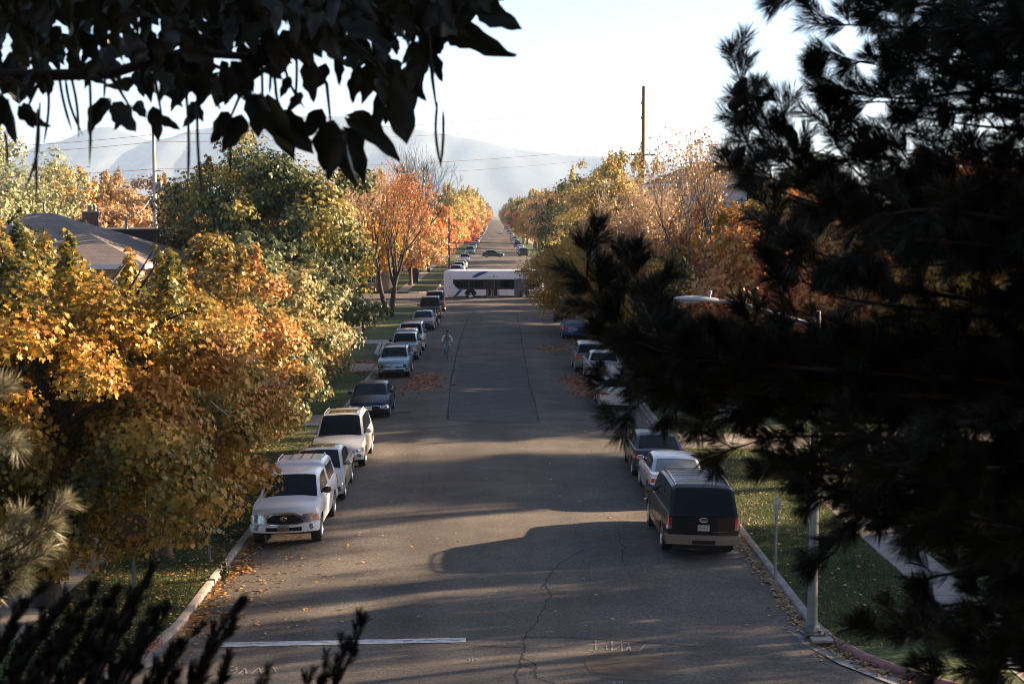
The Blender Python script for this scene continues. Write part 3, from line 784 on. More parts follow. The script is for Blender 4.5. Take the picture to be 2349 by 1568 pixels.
def wheel_meshes(r, w):
    key = (round(r, 2), round(w, 2))
    if key in _wheels: return _wheels[key]
    t = MB(); t.lathe([(r*.62, -w*.42), (r*.72, -w*.5), (r*.93, -w*.5), (r, -w*.36), (r, w*.36), (r*.93, w*.5), (r*.72, w*.5), (r*.62, w*.42), (r*.62, -w*.42)], 28, 'x', M['rubber'])
    a = MB()
    a.lathe([(r*.62, w*.46), (r*.66, w*.50), (r*.63, w*.52), (r*.57, w*.46), (r*.5, w*.2)], 28, 'x', M['alloy'])
    a.lathe([(0.001, w*.12), (r*.6, w*.12)], 24, 'x', M['under'])
    a.lathe([(.001, w*.44), (r*.12, w*.44), (r*.15, w*.38), (r*.15, w*.14)], 14, 'x', M['alloy'])
    for k in range(6):
        an = 2 * math.pi * k / 6
        Mx = Matrix.Rotation(an, 4, 'X')
        a.box(w*.26, w*.42, -r*.065, r*.065, r*.10, r*.60, M['alloy'], Mx)
    a.lathe([(0.001, -w*.4), (r*.62, -w*.4)], 20, 'x', M['under'])
    _wheels[key] = (t.mesh('tyre', 40), a.mesh('rim', 30))
    return _wheels[key]

class Car:
    def __init__(s, name, label, cat, x, y, facing='cam', group=None, flat=False, rz=0.0, **k):
        s.flat = flat
        s.L, s.W, s.H = k.get('L', 4.7), k.get('W', 1.82), k.get('H', 1.46)
        s.sill = k.get('sill', .24); s.p = k.get('paint', 'p_silver'); s.k = k
        s.r = k.get('r', .33); s.fa = k.get('fa', .92); s.ra = k.get('ra', s.L - .98)
        L = s.L
        s.top = k.get('top', [(0, .66), (.25, .74), (1.35, .95), (L - 1.0, .98), (L - .2, .95), (L, .88)])     # shoulder line
        s.roof = k.get('roof', [(1.25, .95), (2.05, s.H - .04), (2.5, s.H), (3.3, s.H - .02), (3.7, s.H - .09), (L - .55, .98)])
        s.rw = k.get('rw', .60)           # half width of the roof
        s.tx = [p[0] for p in s.top]; s.tz = [p[1] for p in s.top]; s.ry = [p[0] for p in s.roof]; s.rz_ = [p[1] for p in s.roof]
        rot = 0.0 if facing == 'cam' else math.pi
        if facing == 'right': rot = R(90)
        # y is where the near end of the vehicle stands
        cx = crown_z(x) if abs(x) < 6.5 else 0
        roll = 0.0
        if facing == 'cam': loc = (x, y, .02 + cx)
        elif facing == 'away': loc = (x, y + s.L, .02 + cx)
        else: loc = (x, y, .02 + cx)
        s.root = empty(name, loc, rot + rz, label, cat, group)
        tilt = -math.atan((crown_z(x + .8) - crown_z(x - .8)) / 1.6) * (1 if facing == 'cam' else -1)
        if facing in ('cam', 'away'): s.root.rotation_euler = (0, tilt, rot + rz)
        s.all = MB() if flat else None
        s.build()
        if flat:
            o = s.all.build('body', s.root, 35)
    def out(s, name, mb, smooth=35, parent=None):
        if s.flat:
            b = len(s.all.v)
            s.all.v.extend(mb.v); s.all.f.extend([tuple(i + b for i in f) for f in mb.f])
            mp = [s.all.mi(m) for m in mb.mats] or [0]
            s.all.m.extend([mp[i] for i in mb.m]); return None
        return mb.build(name, parent or s.root, smooth)
    def hw(s, y, z):
        h = (z - s.sill) / max(.1, s.zs(y) - s.sill)
        f = 1 - .05 * (1 - h) ** 2 - .05 * max(0, h - .62) / .38 * max(0, h - .62) / .38 - .012 * abs(h - .55)
        return s.W / 2 * f
    def zs(s, y): return float(np.interp(y, s.tx, s.tz))
    def zr(s, y): return float(np.interp(y, s.ry, s.rz_))
    def warp(s, x, y, z):
        L = s.L; boxy = s.k.get('boxy', 0)
        t = min(1, max(0, 1 - y / .9)) ** 1.5; t2 = min(1, max(0, 1 - (L - y) / .7)) ** 1.5
        q = min(1, abs(x) / (s.W / 2))
        b1 = (.30 - .17 * boxy) * q ** 2.6; b2 = (.18 - .10 * boxy) * q ** 2.6
        zz = max(0, z - .5)
        y2 = y + t * (b1 + .25 * (1 - boxy * .7) * zz + .10 * max(0, .42 - z)) - t2 * (b2 + .12 * zz + .08 * max(0, .42 - z))
        x2 = x * (1 - .045 * t - .035 * t2)
        return (x2, y2 - 0, z)
    def arch(s, y):
        z = s.sill
        for a in (s.fa, s.ra):
            d = abs(y - a); ra = s.r + .055
            if d < ra: z = max(z, s.r + math.sqrt(ra * ra - d * d) * .98)
        if y < .35: z = max(z, s.sill + (.35 - y) * .12)
        if y > s.L - .3: z = max(z, s.sill + (y - s.L + .3) * .3)
        return z
    def gside(s, y, z):
        """half width of the glasshouse at height z"""
        zb = s.zs(y) - .03
        return np.interp(z, [zb, s.H], [s.hw(y, s.zs(y)) - .035, s.W / 2 * s.rw / .5 * .5 / .5 if False else s.W / 2 * (s.rw + .12)])
    def groof(s, y, x):
        zt = s.zr(y); w = max(.05, float(s.gside(y, zt)) - .0)
        q = min(1, abs(x) / w)
        return zt - .035 * q * q - .055 * max(0, (q - .82) / .18) ** 2
    def build(s):
        pm = M[s.p]; k = s.k; L = s.L
        ys = sorted(set([0, .04, .12, .25, .4] + list(np.linspace(.5, L - .5, 22)) + [L - .4, L - .25, L - .12, L - .04, L] + [a + d * (s.r + .055) for a in (s.fa, s.ra) for d in (-1.01, -.995, -.93, -.8, -.6, -.35, -.1, .1, .35, .6, .8, .93, .995, 1.01)]))
        ys = [y for y in ys if 0 <= y <= L]
        nr = 7; cols = [-1, -.8, -.5, -.2, .2, .5, .8, 1]
        mb = MB(); rows = []
        two = k.get('lower')      # lower body colour
        for y in ys:
            zb = s.arch(y); zt = s.zs(y)
            if y <= .04: zt -= .05 * (1 - y / .04)
            rr = []
            zl = [zb + (zt - zb) * (i / (nr - 1)) for i in range(nr)]
            left = [s.warp(-s.hw(y, z), y, z) for z in zl]
            right = [s.warp(s.hw(y, z), y, z) for z in reversed(zl)]
            w = s.hw(y, zt); cr = .045 if y < L * .4 else .03
            mid = [s.warp(c * w, y, zt + cr * (1 - c * c) + (.012 if abs(c) < .75 else 0)) for c in cols[1:-1]]
            rows.append(left + mid + right)
        mb.grid(rows, pm, flip=True)
        for y, fl in ((0, False), (L, True)):
            zb = s.arch(y); zt = s.zs(y) - (.05 if y == 0 else 0)
            rr = []
            for i in range(nr):
                z = zb + (zt - zb) * i / (nr - 1); w = s.hw(y, z)
                rr.append([s.warp(c * w, y, z) for c in cols])
            w = s.hw(y, zt); cr = .045 if y < 1 else .03
            rr.append([s.warp(c * w, y, zt + (cr * (1 - c * c) + (.012 if abs(c) < .75 else 0) if abs(c) < 1 else 0)) for c in cols])
            mb.grid(rr, pm, flip=not fl)
        # glasshouse shell
        y0, y1 = s.ry[0], s.ry[-1]
        gy = sorted(set(list(np.linspace(y0, y1, 26)) + s.ry))
        rows = []
        for y in gy:
            zb = s.zs(y) - .03; zt = s.zr(y)
            wt = float(s.gside(y, zt)); ze = s.groof(y, wt)
            side = [(float(s.gside(y, zb + (ze - zb) * t)), y, zb + (ze - zb) * t) for t in (0, .33, .66, 1)] if ze > zb else [(wt, y, zb)] * 4
            if ze <= zb: side = [(s.hw(y, s.zs(y)) - .035, y, zb)] * 4
            tops = [(wt * c, y, max(zb, s.groof(y, wt * c))) for c in (.97, .92, .85, .5, 0, -.5, -.85, -.92, -.97)]
            rows.append([(a, b, c) for a, b, c in side] + tops + [(-a, b, c) for a, b, c in reversed(side)])
        mb.grid(rows, pm)
        ev = rows[-1]; mb.add(ev, [tuple(range(len(ev)))[::-1]], pm)
        s.body = s.out('body', mb, 32)
        # cladding below
        if two:
            lb = MB()
            for sx in (-1, 1):
                yy = [y for y in ys if s.fa + s.r + .06 < y < s.ra - s.r - .06]
                lb.grid([[s.warp(sx * (s.hw(y, z) + .012), y, z) for z in (s.sill - .02, s.sill + .1, s.sill + .2)] for y in yy], M[two], flip=sx > 0)
                for a in (s.fa, s.ra):
                    n = 12; r1, r2 = s.r + .04, s.r + .14
                    rws = []
                    for rr in (r1, r2):
                        rws.append([s.warp(sx * (s.hw(a + rr * math.cos(t), s.r + rr * math.sin(t)) + .014), a + rr * math.cos(t), s.r + rr * math.sin(t)) for t in [math.pi * i / n for i in range(n + 1)]])
                    lb.grid(rws, M[two], flip=sx < 0)
            s.out('cladding', lb)
        ub = MB(); w = s.W / 2 - .26
        ub.box(-w, w, .22, L - .22, s.sill - .04, .62, M['under'])
        ub.box(-s.W/2 + .12, s.W/2 - .12, s.fa + s.r + .12, s.ra - s.r - .12, s.sill - .02, .5, M['under'])
        ub.box(-s.W/2 + .2, s.W/2 - .2, .2, .45, s.sill, .5, M['under']); ub.box(-s.W/2 + .2, s.W/2 - .2, L - .42, L - .16, s.sill + .02, .5, M['under'])
        s.out('underbody', ub, None)
        # windows
        gm = M[k.get('glass', 'glass')]
        ws0 = k.get('ws', (s.ry[0] + .05, s.ry[1] + .02)); rw0 = k.get('rwin', (s.ry[-2] + .03, s.ry[-1] - .06))
        def topglass(a, b, inset, name, off=.012, mat=gm):
            g = MB(); rws = []
            for i in range(7):
                y = a + (b - a) * i / 6
                w = float(s.gside(y, s.zr(y))) - inset
                dz = (s.zr(y + .02) - s.zr(y - .02)) / .04; nl = math.hypot(1, dz); ny, nz = -dz / nl, 1 / nl
                rws.append([(c * w, y + ny * off, s.groof(y, c * w) + nz * off) for c in (-1, -.9, -.6, -.2, .2, .6, .9, 1)])
            g.grid(rws, mat, flip=True)
            return s.out(name, g, 60)
        topglass(ws0[0], ws0[1], .075, 'windshield')
        if k.get('rear_win', True): topglass(rw0[0], rw0[1], .085, 'rear_window', mat=M[k.get('rglass', k.get('glass', 'glass'))])
        if k.get('sunroof'): topglass(*k['sunroof'], .22, 'sunroof', off=.006)
        for (a, b) in k.get('side', [(1.5, 2.55), (2.62, 3.6)]):
            for sx in (-1, 1):
                g = MB(); rws = []
                for i in range(9):
                    y = a + (b - a) * i / 8
                    zb = s.zs(y) + .035; zt = min(s.zr(y) - .10, s.H - .13)
                    if s.zr(y + .01) - s.zr(y) < -.0005 or s.zr(y + .01) - s.zr(y) > .0005: zt = s.zr(y) - .115
                    zt = max(zt, zb + .004)
                    rws.append([(sx * (float(s.gside(y, z)) + .010), y, z) for z in (zb, (zb + zt) / 2, zt)])
                g.grid(rws, gm, flip=sx > 0)
                s.out('side_window', g, 60)
        # wheels
        wd = k.get('tw', .22)
        for a in (s.fa, s.ra):
            for sx in (-1, 1):
                tm, rm = wheel_meshes(s.r, wd)
                x = sx * (s.W / 2 - wd / 2 - .035)
                if s.flat:
                    w = MB(); w.lathe([(.001, .09*sx), (s.r*.6, .1*sx), (s.r*.62, .1*sx)], 12, 'x', M['alloy'], (x, a, s.r)); w.lathe([(s.r*.6, .1*sx), (s.r, .09*sx), (s.r, -.09*sx), (.01, -.09*sx)], 14, 'x', M['rubber'], (x, a, s.r))
                    s.out('wheel', w)
                else:
                    wh = link('wheel', tm, s.root, (x, a, s.r)); wh.rotation_euler = (0, 0, 0 if sx > 0 else math.pi)
                    link('rim', rm, wh)
        # front
        zf = s.zs(0)
        s.front(); s.rear()
        if k.get('mirrors', True):
            for sx in (-1, 1):
                m = MB(); y = k.get('my', s.ry[0] + .42); z = s.zs(y) + .11; x = float(s.gside(y, z - .05)); q = k.get('msize', 1.0)
                m.sphere((sx * (x + .14 * q), y, z), (.12 * q, .075, .085 * q), 10, 6, M[k.get('mirror', s.p)])
                m.tube([(sx * (x - .02), y, z - .07), (sx * (x + .08), y, z - .04)], .025, 6, M['trim'])
                m.box(sx * (x + .14 * q) - .09 * q, sx * (x + .14 * q) + .09 * q, y + .066, y + .075, z - .06 * q, z + .06 * q, M['chrome'])
                s.out('mirror', m)
        if not s.flat:
            for (a, b) in k.get('side', [(1.5, 2.55), (2.62, 3.6)])[:2]:
                for sx in (-1, 1):
                    h = MB(); y = b - .12; z = s.zs(y) - .12; h.box(sx * (s.hw(y, z) + .005) - .012, sx * (s.hw(y, z) + .005) + .012, y - .11, y + .05, z - .016, z + .016, M[k.get('handle', s.p)])
                    s.out('door_handle', h)
            # door seams
            d = MB()
            for y in k.get('seams', [a for a, b in k.get('side', [(1.5, 2.55), (2.62, 3.6)])][:1] + [b + .03 for a, b in k.get('side', [(1.5, 2.55), (2.62, 3.6)])][:2]):
                for sx in (-1, 1):
                    zz = np.linspace(s.arch(y) + .04, s.zs(y) - .02, 7)
                    d.grid([[(s.warp(sx * (s.hw(y, z) + .002), y + q, z)) for z in zz] for q in (0, .014)], M['trim'], flip=sx > 0)
            s.out('door_seam', d, None)
        if k.get('rails'):
            for sx in (-1, 1):
                a, b = k['rails']; g = MB(); pts = []
                for i in range(9):
                    y = a + (b - a) * i / 8; w = float(s.gside(y, s.zr(y))) - .09
                    pts.append((sx * w, y, s.groof(y, w) + (.055 if 0 < i < 8 else .0)))
                g.tube(pts, .02, 6, M[k.get('railmat', 'trim')]); s.out('roof_rail', g)
        if k.get('bars'):
            for y in k['bars']:
                g = MB(); w = float(s.gside(y, s.zr(y))) - .10
                g.tube([(-w, y, s.groof(y, w) + .07), (0, y, s.zr(y) + .06), (w, y, s.groof(y, w) + .07)], .014, 6, M[k.get('railmat', 'trim')])
                s.out('rack_bar', g)
        if k.get('ribs'):
            g = MB()
            for c in k.get('ribx', (-.36, -.18, 0, .18, .36)):
                a, b = k['ribs']; w = s.W / 2
                g.grid([[(c * w * 2 * .9 + q, y, s.groof(y, c * w * 1.8) + h) for y in np.linspace(a, b, 5)] for q, h in ((-.02, .004), (0, .016), (.02, .004))], M[k.get('ribmat', 'trim')])
            s.out('roof_rib', g)
    def panel(s, x0, x1, z0, z1, end='f', mat=None, off=.014, skew=0.0, zl=None, nx=7, th=0.0, taper=0.0):
        """a panel wrapped on the nose or tail; z0/z1 may be functions of x"""
        y = 0 if end == 'f' else s.L; d = -off if end == 'f' else off
        f0 = z0 if callable(z0) else (lambda x: z0); f1 = z1 if callable(z1) else (lambda x: z1)
        rows = []
        xs_ = [x0 + (x1 - x0) * i / (nx - 1) for i in range(nx)]
        for t in (0, .5, 1):
            row = []
            for x in xs_:
                z = f0(x) + (f1(x) - f0(x)) * t
                ww = s.hw(y, z); xx = max(-ww, min(ww, x))
                # past the corner the panel wraps onto the flank
                over = abs(x) - ww
                yy = 0 if over <= 0 else over
                p = s.warp(xx, (y + yy) if end == 'f' else (y - yy), z)
                n = abs(xx) / ww
                row.append((p[0] + (math.copysign(off * (.7 if n > .9 else 0) + (0.006 if over > 0 else 0), x)), p[1] + d, p[2]))
            rows.append(row)
        g = MB(); g.grid(rows, mat, flip=(end != 'f'))
        # edges going back into the body
        loop = rows[0] + [r[-1] for r in rows[1:-1]] + rows[-1][::-1] + [r[0] for r in rows[1:-1][::-1]]
        back = [(p[0] * .985, p[1] - d * 2.2, p[2]) for p in loop]
        nn = len(loop)
        g.add(loop + back, [(i, (i + 1) % nn, nn + (i + 1) % nn, nn + i) for i in range(nn)], mat)
        return g
    def front(s):
        k = s.k; W = s.W; st = k.get('style', 'sedan'); zf = s.zs(0) - .05; hl = k.get('hl', M['lamp'])
        if st in ('pickup', 'boxy'):
            z0, z1 = zf - .26, zf - .015
            sp = W * .26 if st == 'pickup' else W * .29
            if st == 'pickup':
                g = s.panel(-sp - .07, sp + .07, lambda x: z0 - .06 + .05 * min(1, abs(x) / sp) ** 4, lambda x: z1 + .035 - .10 * max(0, abs(x) - sp * .62) / (sp * .4), mat=M['chrome'], off=.03, nx=13)
            else:
                g = s.panel(-sp - .02, sp + .02, z0 - .02, z1 + .01, mat=M['chrome'], off=.02)
            gr = s.out('grille', g)
            g = s.panel(-sp + .02, sp - .02, lambda x: z0 - .02 + .03 * min(1, abs(x) / sp) ** 4, lambda x: z1 - .02 - .13 * max(0, abs(x) - sp * .62) / (sp * .4) * (st == 'pickup'), mat=M['under'], off=.04, nx=11)
            s.out('grille_mesh', g, parent=gr)
            if st == 'pickup':
                b = MB()
                p = s.warp(0, 0, (z0 + z1) / 2)
                for rx, rz in ((.085, .055), (.03, .05), (.06, .022)):
                    pts = [(rx * math.cos(t), p[1] - .052, p[2] + rz * math.sin(t) + (.02 if rz < .03 else 0)) for t in [2 * math.pi * i / 20 for i in range(21)]]
                    b.tube(pts, .008, 5, M['chrome'], cap=False)
                s.out('emblem', b, parent=gr)
            else:
                b = MB(); p = s.warp(0, 0, (z0 + z1) / 2); b.box(-.12, .12, p[1] - .05, p[1] - .042, p[2] - .025, p[2] + .025, M['chrome']); b.box(-sp + .03, sp - .03, p[1] - .044, p[1] - .04, p[2] - .008, p[2] + .008, M['chrome'])
                s.out('emblem', b, parent=gr)
            for sx in (-1, 1):
                a, b_ = sp + .05, W / 2 + (.06 if st == 'pickup' else .0)
                xx = (a, b_) if sx > 0 else (-b_, -a)
                h = s.out('headlight', s.panel(xx[0], xx[1], lambda x: z0 + .0 + .03 * (abs(x) > W * .4), lambda x: z1 - .02 - .03 * (abs(x) > W * .44), mat=M['lamp'], off=.022, nx=8))
                q = MB()
                for c, rr in ((sp + .17, .06),) if st == 'pickup' else ():
                    p = s.warp(sx * (c + .05), 0, (z0 + z1) / 2); q.sphere((p[0], p[1] - .02, p[2]), (.075, .03, .075), 12, 8, M['chrome'])
                xo = W / 2 - .06
                am = s.panel(sx * xo if sx > 0 else -(xo + .1), sx * (xo + .1) if sx > 0 else -xo, z0 + .06, z1 - .07, mat=M['amber'], off=.026, nx=4)
                for g_, nm in ((am, 'indicator'),):
                    s.out(nm, g_, parent=h)
            # bumper
            zb0 = s.sill + .05; zb1 = z0 - .05
            bm = s.panel(-W / 2 - .16, W / 2 + .16, zb0, zb1, mat=M[k.get('bumper', s.p)], off=.07, nx=17, th=.1)
            bo = s.out('bumper', bm)
            s.out('air_intake', s.panel(-W * .27, W * .27, (zb0 + zb1) / 2 - .055, (zb0 + zb1) / 2 + .045, mat=M['under'], off=.078), parent=bo)
            for sx in (-1, 1):
                p = s.warp(sx * W * .40, 0, (zb0 + zb1) / 2 + .03); q = MB()
                q.lathe([(.001, 0), (.055, 0), (.075, .01), (.085, .03)], 16, 'y', M['lamp'] if st == 'pickup' else M['trim'], (p[0], p[1] - .088, p[2]))
                s.out('fog_light', q, parent=bo)
            zp = (zb0 + zb1) / 2 + .02
        else:
            sz = k.get('gz', (zf - .16, zf - .03)); gw = k.get('gw', .30)
            gr = s.out('grille', s.panel(-W * gw - .02, W * gw + .02, sz[0] - .015, sz[1] + .012, mat=M['chrome'], off=.012))
            s.out('grille_mesh', s.panel(-W * gw, W * gw, sz[0], sz[1], mat=M['under'], off=.02), parent=gr)
            bar = MB(); p = s.warp(0, 0, sum(sz) / 2); bar.sphere((0, p[1] - .025, p[2]), (.06, .012, .035), 12, 6, M['chrome'])
            s.out('emblem', bar, parent=gr)
            if k.get('gbar'): s.out('grille_bar', s.panel(-W * gw * .95, W * gw * .95, sum(sz) / 2 + .005, sum(sz) / 2 + .03, mat=M['chrome'], off=.026), parent=gr)
            for sx in (-1, 1):
                a, b_ = W * gw + .04, W / 2 + k.get('wrap', .16)
                xx = (a, b_) if sx > 0 else (-b_, -a)
                hz = k.get('hz', (zf - .17, zf - .02)); up = k.get('hup', .05)
                f0 = lambda x: hz[0] + up * ((abs(x) - a) / (b_ - a)); f1 = lambda x: hz[1] + up * ((abs(x) - a) / (b_ - a)) * 1.0
                h = s.out('headlight', s.panel(xx[0], xx[1], f0, f1, mat=M['lamp'] if not k.get('darklamp') else M['trim'], off=.014, nx=9))
                p = s.warp(sx * (a * .6 + b_ * .4), 0, sum(hz) / 2 + up * .4); q = MB(); q.sphere((p[0], p[1] - .004, p[2]), (.07, .03, .05), 12, 6, M['chrome'])
                s.out('reflector', q, parent=h)
            zb0 = s.sill + .03
            bo = s.out('bumper', s.panel(-W * .48, W * .48, zb0 + .02, zb0 + .20, mat=M[k.get('bumper', s.p)], off=.03, nx=13))
            s.out('air_intake', s.panel(-W * .33, W * .33, zb0 + .03, zb0 + .14, mat=M['under'], off=.036, nx=9), parent=bo)
            for sx in (-1, 1):
                p = s.warp(sx * W * .41, 0, zb0 + .17); q = MB(); q.sphere((p[0], p[1] - .02, p[2]), (.10, .04, .06), 12, 6, M['trim']); q.sphere((p[0], p[1] - .035, p[2]), (.05, .035, .04), 10, 6, M['lamp'])
                s.out('fog_light', q, parent=bo)
            zp = zb0 + .24
        if k.get('plate') != False and not s.flat:
            p = s.warp(0, 0, zp)
            s.plate((0, p[1] - .10, zp), -1, k.get('plate', 'pale'))
    def plate(s, c, d, kind):
        g = MB(); y0, y1 = (c[1] - .006, c[1] + .006)
        mat = {'pale': M['plate'], 'desert': M['plate_sky'], 'olive': M['plate_pale']}[kind]
        g.box(c[0] - .155, c[0] + .155, y0, y1, c[2] - .078, c[2] + .078, mat)
        o = s.out('licence_plate', g, None)
        t = MB(); yy = y0 - .003 if d < 0 else y1 + .003
        if kind == 'desert':
            vs = [(c[0] - .15, yy, c[2] - .073), (c[0] + .15, yy, c[2] - .073), (c[0] + .15, yy, c[2] + .01), (c[0] + .10, yy, c[2] + .035), (c[0] + .03, yy, c[2] + .0), (c[0] - .04, yy, c[2] + .05), (c[0] - .07, yy, c[2] + .045), (c[0] - .09, yy, c[2] - .01), (c[0] - .15, yy, c[2] - .02)]
            t.add(vs, [tuple(range(len(vs)))], M['rust'])
        rnd = random.Random(5)
        for i in range(6):
            x = c[0] - .11 + i * .044
            t.box(x - .003, x + .003, min(yy, yy + .002 * d), max(yy, yy + .002 * d), c[2] - .03, c[2] + .03, M['trim'])
            z = c[2] + rnd.choice((-.028, 0, .026)); t.box(x, x + .02, min(yy, yy + .002 * d), max(yy, yy + .002 * d), z - .004, z + .004, M['trim'])
        s.out('plate_number', t, None, parent=o)
    def rear(s):
        k = s.k; W, L = s.W, s.L; st = k.get('rstyle', 'sedan'); zt = s.zs(L)
        if st == 'sedan':
            for sx in (-1, 1):
                a, b_ = W * .24, W / 2 + .22
                xx = (a, b_) if sx > 0 else (-b_, -a)
                s.out('taillight', s.panel(xx[0], xx[1], lambda x: zt - .17 + .03 * (abs(x) < W * .33), lambda x: zt - .045 - .05 * max(0, 1 - (abs(x) - a) / .25), 'r', M['tail'], .014, nx=9))
            zb = s.sill + .06; zp = zt - .16
        elif st == 'hatch':
            for sx in (-1, 1):
                a, b_ = W * .36, W / 2 + .14
                xx = (a, b_) if sx > 0 else (-b_, -a)
                s.out('taillight', s.panel(xx[0], xx[1], zt - .22, zt - .04, 'r', M['tail'], .014, nx=6))
            zb = s.sill + .06; zp = zt - .2
        else:
            for sx in (-1, 1):
                a, b_ = W * .435, W / 2 + .05
                xx = (a, b_) if sx > 0 else (-b_, -a)
                h = s.out('taillight', s.panel(xx[0], xx[1], zt - .36, zt - .02, 'r', M['tail'], .02, nx=5))
                s.out('reverse_light', s.panel(xx[0], xx[1], zt - .36, zt - .27, 'r', M['lamp'], .024, nx=5), parent=h)
            zb = s.sill + .05; zp = zt - .30
        hb = k.get('bumper_h', .2)
        s.out('rear_bumper', s.panel(-W / 2 - .12, W / 2 + .12, zb, zb + hb, 'r', M[k.get('bumper', s.p)], k.get('rb', .035), nx=15))
        if st == 'tall' and not s.flat and k.get('big'):
            def onrear(x, z, o): p = s.warp(x, L, z); return (p[0], p[1] + o, p[2])
            g = MB(); c = onrear(0, zt - .10, .03)
            g.tube([(c[0] + .11 * math.cos(t), c[1], c[2] + .05 * math.sin(t)) for t in [2 * math.pi * i / 16 for i in range(17)]], .012, 5, M['chrome'], cap=False); g.box(c[0] - .07, c[0] + .07, c[1] - .01, c[1], c[2] - .02, c[2] + .02, M['chrome']); s.out('emblem', g)
            g = MB(); x = -.62
            for w_, h_ in ((.05, .03), (.04, .02), (.04, .03), (.05, .02), (.04, .03), (.02, .03), (.04, .02), (.03, .03), (.04, .02), (.04, .03)):
                c = onrear(x, zt - .40, .012); g.box(x, x + w_ * .75, c[1] - .004, c[1] + .002, c[2] - .012, c[2] - .012 + h_, M['chrome']); x += w_
            s.out('lettering', g)
            g = MB(); c = onrear(.15, zt + .05, .02); g.tube([(.28, c[1] + .0, zt + .03), (-.15, c[1] - .06, zt + .14)], .008, 5, M['trim']); s.out('wiper', g)
            s.out('tailgate_seam', s.panel(-W * .40, W * .40, zt - .018, zt - .008, 'r', M['under'], .006, nx=9))
            s.out('bumper_step', s.panel(-W * .16, W * .16, zb + .02, zb + .12, 'r', M['under'], .10, nx=5))
            s.out('lower_valance', s.panel(-W * .42, W * .42, s.sill - .08, s.sill + .05, 'r', M['under'], .03, nx=9))
        if not s.flat and k.get('rplate', True):
            p = s.warp(0, L, zp)
            s.plate((0, p[1] + .035, zp), 1, k.get('rplate_kind', 'olive'))
M['plate'] = plain('plate', (.6, .6, .6), .5); M['plate_sky'] = plain('plate_sky', (.12, .24, .32), .5); M['plate_pale'] = plain('plate_pale', (.42, .40, .30), .5)

def sedan(H=1.46, L=4.75, deck=1.0, **k):
    d = dict(L=L, W=1.82, H=H, top=[(0, .66), (.2, .73), (.7, .83), (1.35, .93), (L - .95, .99), (L - .15, .98), (L, .90)],
             roof=[(1.2, .93), (2.05, H - .05), (2.35, H - .01), (2.8, H), (3.25, H - .02), (3.55, H - .075), (L - .55, 1.0)], side=[(1.42, 2.5), (2.58, 3.62)])
    d.update(k); return d
def suv(H=1.68, L=4.75, W=1.88, **k):
    d = dict(L=L, W=W, H=H, sill=.30, r=.37, tw=.25, top=[(0, .80), (.2, .89), (.8, .98), (1.3, 1.05), (L - .2, 1.09), (L, 1.04)], rstyle='hatch',
             roof=[(1.2, 1.05), (1.95, H - .05), (2.3, H - .01), (3.0, H), (L - .75, H - .04), (L - .5, H - .09), (L - .12, 1.1)], side=[(1.42, 2.45), (2.53, 3.4), (3.47, L - .55)], rw=.64)
    d.update(k); return d
def boxy(H=1.8, L=4.7, W=1.86, **k):
    d = suv(H, L, W, style='boxy', rstyle='tall', boxy=1, **k)
    if 'roof' not in k: d['roof'] = [(1.32, 1.06), (1.85, H - .05), (2.1, H - .01), (3.0, H), (L - .4, H - .03), (L - .3, H - .07), (L - .06, 1.1)]
    if 'top' not in k: d['top'] = [(0, .93), (.15, 1.0), (1.3, 1.06), (L - .1, 1.08), (L, 1.06)]
    return d
def spot(px, py): return G(px, py)

XL, XR = -5.72, 5.55
# --- left kerb, noses towards the camera
H = 1.78; L = 5.45
Car('pickup_truck', 'white pickup with a ribbed white canopy and dark windshield, nearest vehicle on the left', 'pickup', XL, 40.75, L=L, W=1.9, H=1.74, sill=.40, r=.385, tw=.27, fa=.95, ra=4.30,
    top=[(0, 1.0), (.12, 1.06), (.6, 1.10), (1.35, 1.14), (2.0, 1.16), (L - .1, 1.18), (L, 1.15)], style='pickup', rstyle='tall', boxy=.45, paint='p_white', mirror='trim', msize=1.15, handle='trim',
    roof=[(1.35, 1.14), (2.12, 1.66), (2.4, 1.72), (2.9, 1.735), (3.35, 1.72), (3.42, 1.68), (3.50, 1.79), (3.75, 1.83), (4.9, 1.82), (5.15, 1.77), (5.36, 1.2)],
    side=[(1.62, 2.45), (2.53, 3.25), (3.66, 5.0)], rw=.64, ribs=(3.8, 4.8), ribmat='trim', rails=(3.72, 4.95), railmat='p_white', plate='desert', seams=[1.5, 2.5, 3.36])
Car('sedan', 'champagne sedan with sunroof parked between the white pickup and the silver crossover', 'car', XL + .1, 46.9, rz=.02, **sedan(paint='p_beige', sunroof=(2.5, 3.1), L=4.8))
Car('crossover', 'silver crossover with hood vents and roof rails parked under the pale maple', 'car', XL + .15, 53.2, **suv(L=4.78, W=1.91, H=1.77, paint='p_silver', glass='glass', rails=(2.1, 4.2), railmat='alloy', sunroof=(2.35, 3.1), gw=.22))
Car('sedan', 'dark navy sedan parked in the shade behind the silver crossover', 'car', XL + .15, 66.5, **sedan(paint='p_navy', H=1.42, L=4.6))
Car('crossover', 'pale blue crossover with black roof rails beside scattered orange leaves', 'car', XL + .1, 83.3, **suv(H=1.6, L=4.46, W=1.8, paint='p_sky', lower='trim', rails=(2.0, 3.9), gbar=True, darklamp=True, bars=(2.2, 3.7)))
Car('pickup_truck', 'older blue grey boxy truck with canopy behind the pale blue crossover', 'pickup', XL + .12, 92.9, **boxy(H=1.66, L=5.0, W=1.76, paint='p_steel', r=.34, mirror='trim', side=[(1.5, 2.2), (2.28, 2.95), (3.15, 4.5)], rails=(3.2, 4.6), railmat='p_steel',
    roof=[(1.32, 1.06), (1.9, 1.58), (2.1, 1.62), (2.9, 1.62), (2.98, 1.6), (3.06, 1.72), (4.5, 1.72), (4.65, 1.68), (4.9, 1.1)]))
